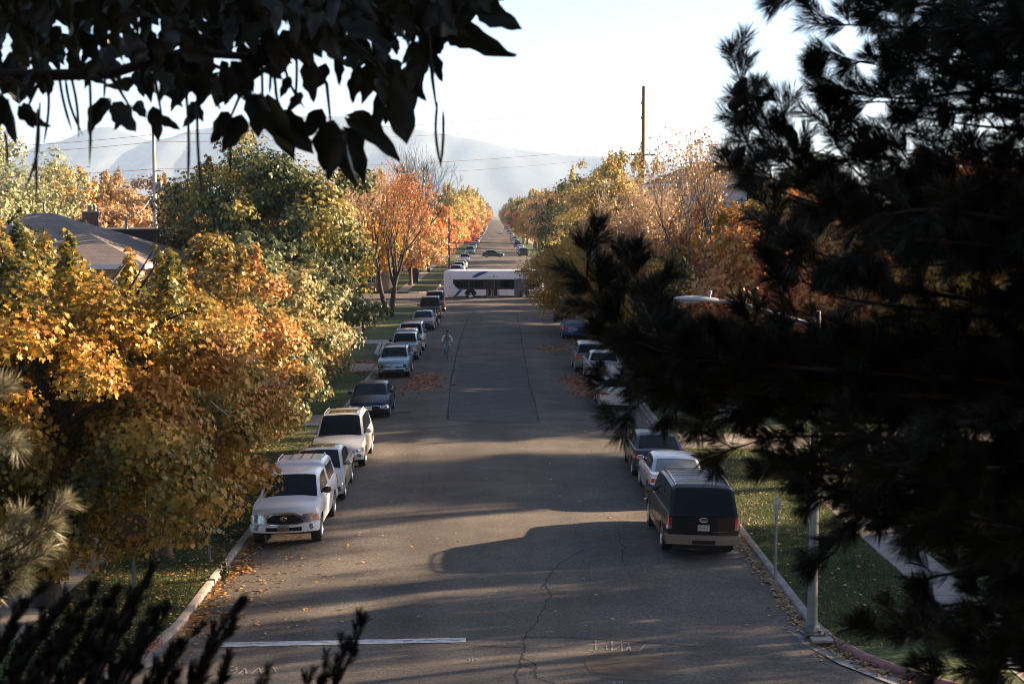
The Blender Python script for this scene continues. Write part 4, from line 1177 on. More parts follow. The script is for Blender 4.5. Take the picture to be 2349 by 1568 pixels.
Car('sport_utility', 'white boxy utility vehicle with black roof rack parked behind the canopied truck', 'car', XL + .15, 99.0, **boxy(H=1.8, paint='p_pearl', rails=(2.0, 4.2), bars=(2.2, 3.1, 4.0), mirror='trim'))
Car('sedan', 'grey sedan with rusty windshield reflection beside the blue motorcycle', 'car', XL + .1, 117.0, **sedan(paint='p_grey', H=1.44))
Car('sport_utility', 'dark utility vehicle with chrome grille parked near the street corner', 'car', XL + .1, 129.4, **boxy(H=1.85, W=1.95, paint='p_dark', rails=(2.0, 4.2), bumper='chrome'))
Car('sport_utility', 'red utility vehicle at the corner, last before the bus', 'car', XL + .15, 138.8, **boxy(H=1.85, W=1.92, paint='p_red', rails=(2.0, 4.2)))
# --- right kerb, tails towards the camera
L = 5.25
Car('sport_utility', 'large black utility vehicle with tan bumper and gridded roof rack, nearest on the right', 'car', 5.33, 39.25, 'away', L=L, W=1.98, H=1.93, sill=.36, r=.385, tw=.27, fa=.95, ra=4.10, paint='p_black', rz=.012,
    top=[(0, 1.0), (.15, 1.08), (1.3, 1.14), (L - .1, 1.17), (L, 1.14)], style='boxy', rstyle='tall', boxy=1, lower='tan', bumper='tan', big=True, bumper_h=.24, rb=.09, mirror='trim', msize=1.3, my=1.8,
    roof=[(1.3, 1.13), (2.0, 1.84), (2.3, 1.90), (3.2, 1.93), (4.7, 1.90), (4.86, 1.85), (5.20, 1.16)], side=[(1.58, 2.55), (2.63, 3.55), (3.63, 4.82)], rw=.68, rails=(2.2, 4.7), railmat='chrome', bars=(2.5, 3.2, 3.9, 4.5), rwin=(4.88, 5.19))
Car('coupe', 'silver white coupe with red wedge taillights ahead of the black utility vehicle', 'car', 5.62, 46.35, 'away', **sedan(paint='p_pearl', H=1.44, L=4.7, rglass='glass_pale', side=[(1.42, 2.75), (2.83, 3.6)]))
Car('sedan', 'charcoal sedan with red taillights parked ahead of the white coupe', 'car', 5.55, 51.1, 'away', **sedan(paint='p_dark', H=1.45, L=4.85))
Car('hatchback', 'silver car half hidden by dark pine twigs behind the white pickup', 'car', 5.6, 69.2, 'away', **sedan(paint='p_silver', H=1.46, L=4.5))
Car('pickup_truck', 'white pickup showing its tailgate beside a pile of orange leaves', 'pickup', 5.7, 79.0, 'away', L=5.5, W=1.86, H=1.7, sill=.4, r=.37, tw=.25, fa=.95, ra=4.3, paint='p_pearl', style='boxy', rstyle='tall', boxy=1,
    top=[(0, 1.0), (.15, 1.08), (1.3, 1.12), (3.5, 1.14), (5.4, 1.10), (5.5, 1.08)], roof=[(1.3, 1.11), (1.95, 1.64), (2.3, 1.69), (3.0, 1.7), (3.3, 1.66), (3.62, 1.14)], side=[(1.55, 2.4), (2.48, 3.2)], mirror='trim', bumper='chrome', rwin=(3.34, 3.58))
Car('sport_utility', 'grey utility vehicle parked just ahead of the white pickup tailgate', 'car', 5.35, 85.4, 'away', **suv(paint='p_grey', H=1.75))
Car('coupe', 'bright blue low coupe parked beneath the golden weeping tree', 'car', 5.65, 108.7, 'away', **sedan(paint='p_blue', H=1.38, L=4.8, W=1.9, side=[(1.5, 2.7), (2.78, 3.4)], rglass='glass_pale',
    roof=[(1.35, .93), (2.2, 1.31), (2.5, 1.37), (2.9, 1.38), (3.3, 1.34), (4.3, 1.02)]))
Car('sedan', 'black car tucked under the hanging branches of the golden tree', 'car', 5.7, 126.0, 'away', **sedan(paint='p_black'))
# --- beyond the junction
far_l = [(192, 'pearl', 'v'), (198.5, 'silver', 's'), (206, 'dark', 's'), (214, 'pearl', 'v'), (222, 'white', 's'), (230, 'silver', 'v'), (246, 'pearl', 's'), (276, 'silver', 'v'), (331, 'steel', 'b'), (338, 'white', 'v'), (346, 'green', 's'), (354, 'grey', 's'), (362, 'sky', 'v'), (371, 'pearl', 's'), (382, 'white', 'b'), (394, 'dark', 's'), (404, 'maroon', 's'), (425, 'white', 's'), (452, 'silver', 'v'), (470, 'white', 's')]
far_r = [(316.5, 'green', 'b'), (323, 'maroon', 's'), (331, 'pearl', 'v'), (341, 'white', 's'), (350, 'white', 'v'), (398, 'blue', 's'), (413, 'pearl', 'v'), (422, 'white', 's'), (450, 'silver', 's'), (462, 'dark', 'v'), (476, 'silver', 'v'), (492, 'grey', 's'), (508, 'white', 's')]
far_l += [(y, c, t) for y, c, t in zip(range(505, 900, 26), ['white', 'grey', 'silver', 'red', 'pearl'] * 4, 'svsvbsvsvsvsvsvs')]
far_r += [(y, c, t) for y, c, t in zip(range(530, 900, 24), ['silver', 'white', 'dark', 'pearl', 'blue'] * 4, 'svsvbsvsvsvsvsvs')]
words = {'s': 'sedan', 'v': 'crossover', 'b': 'utility vehicle'}
cw = dict(pearl='off white', silver='silver', dark='charcoal', white='white', steel='blue grey', green='dark green', grey='grey', sky='pale blue', maroon='maroon', blue='blue', red='red')
_proto = {}
seen = {}
_saved = Car
for side, lst in (('left', far_l), ('right', far_r)):
    for n, (y, c, t) in enumerate(lst):
        fx = 'cam' if side == 'left' else 'away'
        x = (XL + .1 if side == 'left' else XR + .1) + random.Random(n).uniform(-.1, .15)
        base = (side, c, t)
        near = 'between the two junctions' if y < 300 else ('just past the second junction' if y < 372 else ('in the middle distance' if y < 500 else 'far down the street'))
        lab = '%s %s parked at the %s kerb %s' % (cw[c], words[t], side, near)
        if lab in seen: lab = lab.replace('parked', 'parked in line', 1) if lab.replace('parked', 'parked in line', 1) not in seen else lab
        seen[lab] = 1
        key = (c, t)
        if key in _proto:
            src, Lc = _proto[key]
            r = src.copy(); COL.objects.link(r)
            rot = 0 if fx == 'cam' else math.pi
            r.location = (x, y if fx == 'cam' else y + Lc, .02 + crown_z(x)); r.rotation_euler = (0, 0, rot)
            r['label'] = lab; r['group'] = 'cars parked beyond the bus along the %s kerb' % side
            for ch in src.children:
                d = ch.copy(); COL.objects.link(d); d.parent = r
        else:
            spec = {'s': sedan, 'v': suv, 'b': boxy}[t](paint='p_' + c)
            cc = Car('parked_car', lab, 'car', x, y, fx, 'cars parked beyond the bus along the %s kerb' % side, flat=True, **spec)
            cc.root.rotation_euler = (0, 0, 0 if fx == 'cam' else math.pi)
            _proto[key] = (cc.root, cc.L)
c = Car('sedan', 'dark green grey sedan seen from the side crossing the street behind the bus', 'car', 1.75, 309.0, 'right', **sedan(paint='p_green', H=1.47, L=4.6))
c = Car('sedan', 'small distant silver car driving down the middle of the far street', 'car', 1.7, 640.0, 'away', **sedan(paint='p_silver'))
# ------------------------------------------------------------------ bus
def make_bus():
    M['bus_white'] = plain('bus_white', (.84, .80, .82), .35, vary=.03, scale=.6, coat=.5)
    M['bus_blue'] = plain('bus_blue', (.02, .08, .26), .35, vary=.05, coat=.5)
    M['bus_dark'] = plain('bus_dark', (.015, .016, .018), .3)
    M['bus_grey'] = plain('bus_grey', (.10, .10, .11), .5)
    M['logo_green'] = plain('logo_green', (.35, .48, .30), .5)
    M['logo_grey'] = plain('logo_grey', (.36, .40, .46), .5)
    x0 = -5.55; Yb = 162.2; Lb = 10.6; Wb = 2.6; H = 3.02
    r = empty('bus', (x0, Yb, .02), 0, 'white city bus with blue stripe crossing the junction', 'bus')
    # side profile of the section (y, z), extruded along x with a rounded tail and nose
    def ring(x, ins, top):
        zt = H - top; y0, y1 = ins, Wb - ins
        return [(x, y0, .32), (x, y0 - .0, 1.2), (x, y0 + .01, 2.2), (x, y0 + .05, 2.75), (x, y0 + .16, zt - .10), (x, y0 + .35, zt - .01), (x, Wb / 2, zt + .02), (x, y1 - .35, zt - .01), (x, y1 - .16, zt - .10), (x, y1 - .05, 2.75), (x, y1, 2.2), (x, y1, 1.2), (x, y1, .32)]
    b = MB(); st = [(0, .12, .30), (.05, .06, .22), (.15, .02, .13), (.35, 0, .05), (.7, 0, 0)] + [(t, 0, 0) for t in np.linspace(1.2, Lb - .6, 18)] + [(Lb - .25, .03, .05), (Lb - .06, .10, .16), (Lb, .2, .3)]
    rows = [ring(*s) for s in st]
    b.grid(rows, M['bus_white']); b.add(rows[0], [tuple(range(13))[::-1]], M['bus_white']); b.add(rows[-1], [tuple(range(13))], M['bus_white'])
    b.box(.4, Lb - .3, .05, Wb - .05, .26, .34, M['under'])
    b.build('body', r, 30)
    def pan(name, pts, mat, y=-.012, th=.02, parent=None):
        g = MB(); n = len(pts)
        vs = [(p[0], y, p[1]) for p in pts] + [(p[0], y + th, p[1]) for p in pts]
        g.add(vs, [tuple(range(n))] + [(i, n + i, n + (i + 1) % n, (i + 1) % n) for i in range(n)], mat)
        return g.build(name, parent or r)
    q = lambda zx, zy: ((zx - 175) * .00629, (1405 - zy) * .00629)
    pan('window_band', [q(330, 1085), (Lb - 1.0, 2.05), (Lb - 1.0, .97), q(430, 1250), q(365, 1200), q(332, 1150)], M['bus_dark'])
    for a, c in ((345, 590), (615, 690), (700, 840), (1135, 1275)):
        pan('window', [q(a, 1105), q(c, 1105), q(c, 1215), q(a + (55 if a == 345 else 0), 1215)], M['glass'], -.022, .008)
    for a, c in ((3.0, 4.2), (5.9, 6.9)):
        pan('window', [(a + 3.4, 1.9), (c + 3.3, 1.9), (c + 3.3, 1.15), (a + 3.4, 1.15)], M['glass'], -.022, .008)
    pan('blue_stripe', [q(605, 1083), q(700, 1005), q(790, 958), q(850, 950), q(935, 950), q(860, 985), q(760, 1030), q(665, 1083)], M['bus_blue'], .012, .012)
    pan('blue_stripe', [q(320, 1392), q(375, 1392), q(500, 1257), q(440, 1257)], M['bus_blue'], -.008, .012)
    pan('side_panel', [q(1370, 1085 - 8), (Lb - 1.9, 2.1), (Lb - 1.9, .33), q(1370, 1400)], M['bus_grey'], -.018, .02)
    pan('roof_unit', [(7.6, 2.5), (Lb - .8, 2.5), (Lb - .8, 2.98), (7.6, 2.98)], M['bus_grey'], .06, .3)
    d = pan('door', [q(893, 1087), q(1100, 1087), q(1100, 1400), q(893, 1400)], M['bus_dark'], -.024, .02)
    for a, c in ((905, 985), (1008, 1088)):
        for k, (u, v) in enumerate(((1255, 1385),)):
            pan('door_frame', [q(a, u), q(a + 8, u), q(a + 8, v - 22), q(c - 8, v - 22), q(c - 8, u), q(c, u), q(c, v), q(a, v)], M['chrome'], -.032, .006, d)
    for zx in (990, 1035): pan('grab_rail', [q(zx, 1100), q(zx + 5, 1100), q(zx + 5, 1240), q(zx, 1240)], M['chrome'], -.032, .004, d)
    for cx in (2.86, 8.55):
        w = empty('wheel', (cx, .085, .46), 0, parent=r)
        t = MB(); t.lathe([(.28, .10), (.44, .12), (.48, .06), (.48, -.10), (.44, -.13), (.30, -.13)], 26, 'y', M['rubber']); t.build('tyre', w, 40)
        t = MB(); t.lathe([(.30, -.12), (.28, -.05), (.16, -.03), (.13, -.12), (.001, -.13)], 22, 'y', M['chrome']); t.build('rim', w, 30)
        g = MB(); n = 20; rr = .64
        g.add([(cx + rr * math.cos(math.pi * i / n), -.006, .40 + rr * math.sin(math.pi * i / n)) for i in range(n + 1)] + [(cx, -.006, .34)], [(i + 1, i, n + 1) for i in range(n)], M['under']); g.build('wheel_arch', r)
    g = MB()
    # small marks and emblem on the roof side
    for zx in (920, 935, 950, 968, 985, 1050, 1066, 1082): g.box(*[q(zx, 0)[0], q(zx + 10, 0)[0]], .008, .016, q(0, 1050)[1], q(0, 1035)[1], M['logo_grey'])
    g.add([(q(x, y)[0], .010, q(x, y)[1]) for x, y in ((1000, 1045), (1012, 1020), (1028, 1010), (1042, 1022), (1040, 1045))], [(0, 1, 2, 3, 4)], M['logo_green'])
    g.build('emblem', r)
    g = MB()
    for zx, zy, s_ in ((278, 1205, .05), (295, 1043, .04), (785, 1355, .05)): c = q(zx, zy); g.box(c[0] - s_, c[0] + s_, -.014, 0, c[1] - s_, c[1] + s_, M['bus_dark'])
    for zx in (1125, 1240): c = q(zx, 1300); g.box(c[0] - .008, c[0] + .008, -.010, 0, .4, 1.12, M['logo_grey'])
    g.box(.3, 7.4, -.006, .0, 1.125, 1.14, M['logo_grey'])
    g.build('service_hatch', r)
    g = MB(); g.box(.02, .03, .5, 2.1, 1.3, 2.4, M['glass']); g.build('rear_window', r)
    for y in (.25, 2.35): g = MB(); g.sphere((.04, y, 1.0), (.04, .08, .12), 8, 6, M['tail']); g.build('taillight', r)
    g = MB(); g.grid([[(Lb + .0, .3, 1.1), (Lb - .01, .3, 2.5)], [(Lb + .02, 2.3, 1.1), (Lb + .01, 2.3, 2.5)]], M['glass']); g.build('windshield', r)
make_bus()

# ------------------------------------------------------------------ cyclist and bicycle
import bmesh
def skin_mesh(name, verts, edges, mat, parent, sub=1, root=0):
    bm = bmesh.new(); ly = bm.verts.layers.skin.verify(); vs = []
    for i, (p, r) in enumerate(verts):
        v = bm.verts.new(p); v[ly].radius = (r, r) if not isinstance(r, tuple) else r; v[ly].use_root = (i == root); vs.append(v)
    for a, b in edges: bm.edges.new((vs[a], vs[b]))
    me = bpy.data.meshes.new(name); bm.to_mesh(me); bm.free(); me.materials.append(mat)
    o = link(name, me, parent)
    o.modifiers.new('skin', 'SKIN').use_smooth_shade = True
    m = o.modifiers.new('sub', 'SUBSURF'); m.levels = sub; m.render_levels = sub
    return o
M['skin'] = plain('skin', (.34, .20, .14), .6, vary=.08)
M['hair'] = plain('hair', (.03, .018, .012), .7)
M['sleeve'] = plain('sleeve', (.74, .76, .80), .9, vary=.1)
M['vest'] = plain('vest', (.22, .24, .27), .9)
M['jeans'] = plain('jeans', (.28, .42, .50), .9, vary=.15, scale=12)
M['shoe'] = plain('shoe', (.05, .03, .03), .7)
M['teal_frame'] = plain('teal_frame', (.03, .22, .25), .4, coat=.4)
cy = on_road(1024.5, 825)
bk = empty('bicycle', (cy.x, cy.y + .5, .02 + crown_z(cy.x)), .04, 'teal bicycle ridden toward the camera in the roadway', 'bicycle')
for y in (-.52, .52):
    w = MB(); w.lathe([(.335 + .018 * math.cos(t), .018 * math.sin(t)) for t in [2 * math.pi * i / 8 for i in range(9)]], 32, 'x', M['rubber'], (0, y, .35))
    wo = w.build('wheel', bk, 60)
    w = MB(); w.lathe([(.315, -.01), (.32, .01), (.31, .01)], 32, 'x', M['alloy'], (0, y, .35)); w.lathe([(.001, -.04), (.02, -.04), (.02, .04), (.001, .04)], 8, 'x', M['alloy'], (0, y, .35))
    for k in range(16): a = 2 * math.pi * k / 16; w.tube([(0, y, .35), (0, y + .315 * math.cos(a), .35 + .315 * math.sin(a))], .002, 3, M['alloy'], cap=False)
    w.build('rim', wo, 60)
f = MB()
for a, b in (((0, -.52, .35), (0, -.40, .82)), ((0, -.40, .82), (0, -.37, .98)), ((0, -.39, .80), (0, .10, .40)), ((0, -.38, .86), (0, .20, .80)), ((0, .10, .40), (0, .22, .90)), ((0, .10, .38), (0, .52, .35)), ((0, .52, .35), (0, .20, .80))): f.tube([a, b], .017, 8, M['teal_frame'])
f.build('frame', bk, 60)
f = MB(); f.tube([(-.31, -.30, 1.03), (-.24, -.36, 1.04), (-.06, -.40, 1.0), (.06, -.40, 1.0), (.24, -.36, 1.04), (.31, -.30, 1.03)], .013, 8, M['trim']); f.build('handlebar', bk, 60)
f = MB(); f.sphere((0, .24, .92), (.075, .13, .03), 12, 6, M['trim']); f.build('saddle', bk, 60)
f = MB(); f.tube([(-.07, .10, .38), (.07, .10, .38)], .02, 8, M['alloy']); f.tube([(.08, .10, .38), (.08, .02, .52)], .01, 6, M['alloy']); f.tube([(-.08, .10, .38), (-.08, .18, .24)], .01, 6, M['alloy']); f.build('crank', bk, 60)
for sx, y, z in ((1, .02, .52), (-1, .18, .24)): f = MB(); f.box(sx * .14 - .05, sx * .14 + .05, y - .04, y + .04, z - .012, z + .012, M['trim']); f.build('pedal', bk)
pr = empty('person', (cy.x, cy.y + .5, .02 + crown_z(cy.x)), .04, 'cyclist in pale sleeves, dark vest and light jeans riding toward the camera', 'person')
V = [((0, .20, .98), .12), ((0, .14, 1.14), .12), ((0, .05, 1.32), .13), ((0, .0, 1.44), .10), ((0, -.03, 1.53), .052), ((0, -.06, 1.60), .062), ((0, -.07, 1.68), .088), ((0, -.06, 1.76), .075)]
E = [(0, 1), (1, 2), (2, 3), (3, 4), (4, 5), (5, 6), (6, 7)]
for sx in (-1, 1):
    b = len(V)
    V += [((sx * .17, .0, 1.44), .062), ((sx * .29, -.06, 1.22), .042), ((sx * .27, -.28, 1.09), .03), ((sx * .26, -.34, 1.07), .03), ((sx * .26, -.38, 1.065), .026)]
    E += [(3, b), (b, b + 1), (b + 1, b + 2), (b + 2, b + 3), (b + 3, b + 4)]
    hb = len(V)
    for k, (dx, ln) in enumerate(((-.03, .030), (-.01, .036), (.01, .033), (.03, .026))):
        V += [((sx * .26 + dx, -.405, 1.06), .009), ((sx * .26 + dx, -.405 - ln * .3, 1.035), .008), ((sx * .26 + dx, -.385, 1.02), .007)]
        E += [(b + 4, hb + 3 * k), (hb + 3 * k, hb + 3 * k + 1), (hb + 3 * k + 1, hb + 3 * k + 2)]
    t = len(V); V += [((sx * .22, -.355, 1.04), .010), ((sx * .215, -.385, 1.03), .009)]; E += [(b + 3, t), (t, t + 1)]
    l = len(V)
    if sx > 0: V += [((.10, .16, .96), .085), ((.14, -.22, .86), .062), ((.13, -.02, .60), .04), ((.13, -.06, .54), .035), ((.13, -.16, .53), .03)]
    else: V += [((-.10, .16, .96), .085), ((-.13, -.10, .66), .060), ((-.13, .16, .34), .04), ((-.13, .14, .27), .035), ((-.13, .04, .26), .03)]
    E += [(0, l), (l, l + 1), (l + 1, l + 2), (l + 2, l + 3), (l + 3, l + 4)]
skin_mesh('body', V, E, M['skin'], pr)
g = 1.18
sh = [((0, .20, .99), .14), ((0, .14, 1.14), .145), ((0, .05, 1.32), .155), ((0, .0, 1.45), .115)]; se = [(0, 1), (1, 2), (2, 3)]
skin_mesh('vest', sh, se, M['vest'], pr)
for sx in (-1, 1):
    skin_mesh('sleeve', [((sx * .10, .0, 1.44), .10), ((sx * .18, -.0, 1.43), .082), ((sx * .29, -.06, 1.22), .062), ((sx * .275, -.24, 1.11), .046)], [(0, 1), (1, 2), (2, 3)], M['sleeve'], pr)
skin_mesh('collar', [((0, .0, 1.46), .10), ((0, .02, 1.52), .085), ((0, .05, 1.53), .07)], [(0, 1), (1, 2)], M['sleeve'], pr)
jv = [((0, .20, 1.0), .14)]; je = []
for pts in ([(.10, .16, .96), (.14, -.22, .86), (.13, -.03, .62)], [(-.10, .16, .96), (-.13, -.10, .66), (-.13, .15, .36)]):
    b = len(jv); jv += [(pts[0], .11), (pts[1], .078), (pts[2], .06)]; je += [(0, b), (b, b + 1), (b + 1, b + 2)]
skin_mesh('jeans', jv, je, M['jeans'], pr)
for p in ((.13, -.08, .53), (-.13, .12, .25)):
    s_ = MB(); s_.sphere((p[0], p[1], p[2]), (.05, .13, .045), 10, 6, M['shoe']); s_.build('shoe', pr, 60)
h = MB()
rows = []
for i in range(7):
    th = math.pi * .5 * i / 6; rows.append([(.098 * math.sin(th) * math.cos(a), -.045 + .108 * math.sin(th) * math.sin(a), 1.70 + .115 * math.cos(th) - (.05 * max(0, math.sin(a)) if i == 6 else 0)) for a in [2 * math.pi * k / 14 for k in range(15)]])
h.grid(rows, M['hair']); h.build('hair', pr, 60)
fc = MB(); fc.sphere((0, -.155, 1.665), (.014, .02, .024), 8, 6, M['skin'])
fc.build('nose', pr, 60)
for sx in (-1, 1):
    fc = MB(); fc.sphere((sx * .033, -.142, 1.69), (.013, .008, .007), 8, 6, M['hair']); fc.build('eye', pr, 60)
    fc = MB(); fc.sphere((sx * .092, -.06, 1.675), (.012, .02, .032), 8, 6, M['skin']); fc.build('ear', pr, 60)
fc = MB(); fc.sphere((0, -.146, 1.625), (.024, .006, .006), 8, 6, M['shoe']); fc.build('mouth', pr, 60)

# ------------------------------------------------------------------ motorcycle
mo = on_road(1001, 747)
mc = empty('motorcycle', (mo.x - .1, mo.y, .02 + crown_z(mo.x)), -.35, 'blue motorcycle parked by the grey sedan', 'motorcycle')
M['moto_blue'] = plain('moto_blue', (.02, .10, .28), .3, coat=.6)
for y in (-.7, .7):
    w = MB(); w.lathe([(.26 + .06 * math.cos(t), .065 * math.sin(t)) for t in [2 * math.pi * i / 8 for i in range(9)]], 24, 'x', M['rubber'], (0, y, .32)); w.lathe([(.001, .03), (.2, .03), (.21, -.03), (.001, -.03)], 16, 'x', M['alloy'], (0, y, .32)); w.build('wheel', mc, 60)
f = MB(); f.sphere((0, -.45, .78), (.20, .34, .26), 12, 8, M['moto_blue']); f.build('fairing', mc, 60)
f = MB(); f.sphere((0, -.02, .86), (.15, .28, .15), 12, 8, M['moto_blue']); f.build('fuel_tank', mc, 60)
f = MB(); f.sphere((0, .42, .86), (.13, .32, .07), 12, 6, M['trim']); f.sphere((0, .74, .95), (.10, .22, .07), 10, 6, M['moto_blue']); f.build('seat', mc, 60)
f = MB(); f.box(-.12, .12, -.25, .3, .3, .7, M['under']); f.tube([(0, .2, .5), (0, .7, .32)], .03, 6, M['alloy']); f.build('engine', mc, 60)
f = MB(); f.tube([(-.33, -.35, 1.0), (0, -.42, 1.02), (.33, -.35, 1.0)], .016, 6, M['trim']); f.build('handlebar', mc, 60)
f = MB()
for sx in (-1, 1): f.tube([(sx * .09, -.7, .32), (sx * .09, -.45, .95)], .025, 6, M['alloy'])
f.build('fork', mc, 60)
f = MB(); f.grid([[(-.14, -.66, .98), (0, -.72, 1.0), (.14, -.66, .98)], [(-.10, -.5, 1.2), (0, -.53, 1.24), (.10, -.5, 1.2)]], M['glass']); f.build('windscreen', mc, 60)

# ------------------------------------------------------------------ poles, wires, lamp, signs
M['pole_wood'] = plain('pole_wood', (.13, .10, .075), .9, scale=3, vary=.3)
M['pole_pale'] = plain('pole_pale', (.50, .45, .40), .7, scale=3, vary=.12)
M['galv'] = plain('galv', (.20, .21, .21), .5, .3, vary=.15, scale=2)
M['lamp_shell'] = plain('lamp_shell', (.34, .37, .38), .4)  # pale bluish tone stands in for the highlight on the lamp head
M['galv_dark'] = plain('galv_dark', (.13, .135, .135), .5, .4, vary=.15, scale=2)
M['wire'] = plain('wire', (.05, .05, .055), .6)
M['insul'] = plain('insul', (.3, .3, .32), .4)
a = P(1476, 198, 150); b = P(1478, 400, 150)
po = empty('utility_pole', (a.x, 150, 0), 0, 'tall brown wooden utility pole with one crossarm on the right', 'pole')
m = MB(); m.tube([(0, 0, 0), (0, 0, a.z)], [.26, .15], 12, M['pole_wood']); m.build('pole', po, 40)
zc = P(1478, 355, 150).z
m = MB(); m.box(-1.25, 1.15, -.22, -.10, zc - .07, zc + .07, M['galv_dark']); m.build('crossarm', po)
for x in (-1.15, -.6, .6, 1.05): m = MB(); m.lathe([(.03, 0), (.05, .04), (.03, .09), (.055, .14), (.02, .2), (.001, .2)], 8, 'z', M['insul'], (x, -.16, zc + .07)); m.build('insulator', po, 50)
for py in (330, 236, 270): z = P(1476, py, 150).z; m = MB(); m.lathe([(.03, 0), (.07, .1), (.04, .2), (.07, .3), (.001, .32)], 8, 'z', M['insul'], (-.22, 0, z - .15)); m.build('insulator', po, 50)
c = P(351, 248, 96)
pl = empty('utility_pole', (c.x, 96, 0), 0, 'pale utility pole with transformer standing behind the left roofs', 'pole')
m = MB(); m.tube([(0, 0, 0), (0, 0, c.z)], [.17, .10], 12, M['pole_pale']); m.build('pole', pl, 40)
z = P(351, 428, 96).z; m = MB(); m.lathe([(.001, -.35), (.15, -.35), (.16, .2), (.10, .3), (.001, .32)], 12, 'z', M['galv'], (.33, 0, z)); m.box(.05, .2, -.03, .03, z - .1, z + .1, M['galv_dark']); m.build('transformer', pl, 40)
z = P(351, 392, 96).z; m = MB(); m.box(-.1, .42, -.06, -.0, z - .03, z + .03, M['galv']); m.build('bracket', pl)
for i, (pts, rr) in enumerate((([(-200, 408), (351, 388), (1476, 331)], .02), ([(-200, 360), (351, 326), (1476, 268)], .016), ([(-200, 345), (351, 309), (1476, 236)], .016), ([(-200, 420), (351, 410), (1440, 357)], .014))):
    q0 = P(pts[0][0], pts[0][1], 84); q1 = P(pts[1][0], pts[1][1], 96); q2 = P(pts[2][0], pts[2][1], 150); q3 = q2 + (q2 - q1) * 1.2
    m = MB()
    for u, v in ((q0, q1), (q1, q2), (q2, q3)):
        m.tube([u.lerp(v, t / 10) + Vector((0, 0, -1.1 * 4 * (t / 10) * (1 - t / 10) * (v - u).length / 60 * .5)) for t in range(11)], rr, 5, M['wire'], cap=False)
    tag(m.build('overhead_wire'), ['thin overhead wire crossing the sky, lowest of the long spans', 'thin overhead wire crossing in front of the mountains', 'topmost thin overhead wire crossing the sky', 'faint wire ending at the crossarm of the wooden pole'][i], 'wire')
for i, (u, v) in enumerate((((1020, 556, 215), (1500, 566, 215)), ((1020, 570, 200), (1500, 577, 200)))):
    m = MB(); q0 = P(*u); q1 = P(*v); m.tube([q0.lerp(q1, t / 8) for t in range(9)], .045, 5, M['wire'], cap=False)
    tag(m.build('overhead_wire'), ['upper dark cable crossing the street above the far cars', 'lower dark cable crossing the street just above the bus'][i], 'wire')
q = P(1030, 560, 215); m = MB(); m.tube([(q.x, 215, 0), (q.x, 215, P(1030, 500, 215).z)], [.15, .12], 8, M['pole_wood']); tag(m.build('utility_pole', None, 40), 'slim dark pole among the orange trees behind the bus', 'pole')
q0 = P(351, 445, 96); q1 = P(285, 490, 82); m = MB(); m.tube([q0.lerp(q1, t / 8) + Vector((0, 0, -.5 * math.sin(math.pi * t / 8))) for t in range(9)], .03, 5, M['pole_pale'], cap=False)
tag(m.build('service_cable'), 'pale cable slanting from the left pole down to the roofs', 'wire')
# street lamp
g0 = G(1862, 1450, .15)
la = empty('street_lamp', (g0.x, g0.y, .14), 0, 'grey steel street lamp on the right grass with its arm over the road', 'street lamp')
m = MB(); m.tube([(0, 0, 0), (0, 0, 6.9)], [.115, .075], 14, M['galv']); m.build('pole', la, 40)
m = MB(); m.lathe([(.001, 0), (.26, 0), (.26, .04), (.19, .06), (.17, .16), (.12, .2)], 8, 'z', M['galv_dark'])
for k in range(4):
    an = math.pi / 4 + k * math.pi / 2; m.lathe([(.001, .1), (.03, .1), (.03, .03)], 6, 'z', M['galv_dark'], (.21 * math.cos(an), .21 * math.sin(an), 0))
m.build('base_plate', la, 30)
tipz = P(1545, 684, g0.y).z - .14; az = P(1728, 706, g0.y).z - .14
xt = P(1545, 684, g0.y).x - g0.x; xm = P(1640, 690, g0.y).x - g0.x; xa = P(1728, 706, g0.y).x - g0.x
m = MB(); m.tube([(0, 0, 6.2), (-.25, 0, 6.65), (xa, 0, az), (xa * .6 + xm * .4, 0, az + .13), (xm, 0, tipz - .07)], [.06, .055, .045, .04, .035], 10, M['galv']); m.build('arm', la, 60)
m = MB(); rows = []
for i in range(13):
    t = i / 12; x = xm + .06 + (xt - xm - .06) * t; w = .15 * math.sin(math.pi * min(1, .12 + t * .86)) ** .6; hh = .075 * math.sin(math.pi * min(1, .15 + t * .82)) ** .6; z = tipz - .05 + .05 * t
    rows.append([(x, w * math.cos(a), z + hh * math.sin(a) * (1 if math.sin(a) > 0 else .55)) for a in [2 * math.pi * k / 12 for k in range(13)]])
m.grid(rows, M['lamp_shell']); m.add(rows[0][:-1], [tuple(range(12))], M['lamp_shell']); m.add(rows[-1][:-1], [tuple(range(12))[::-1]], M['galv']); hd = m.build('lamp_head', la, 60)
m = MB(); m.sphere(((xm + xt) / 2 - .1, 0, tipz - .07), (.2, .09, .05), 12, 6, M['lamp']); m.build('lens', hd, 60)
m = MB(); m.lathe([(.03, 0), (.03, .07), (.05, .08), (.05, .15), (.001, .16)], 8, 'z', M['galv'], (xm - .12, 0, tipz + .01)); m.build('photocell', hd, 60)
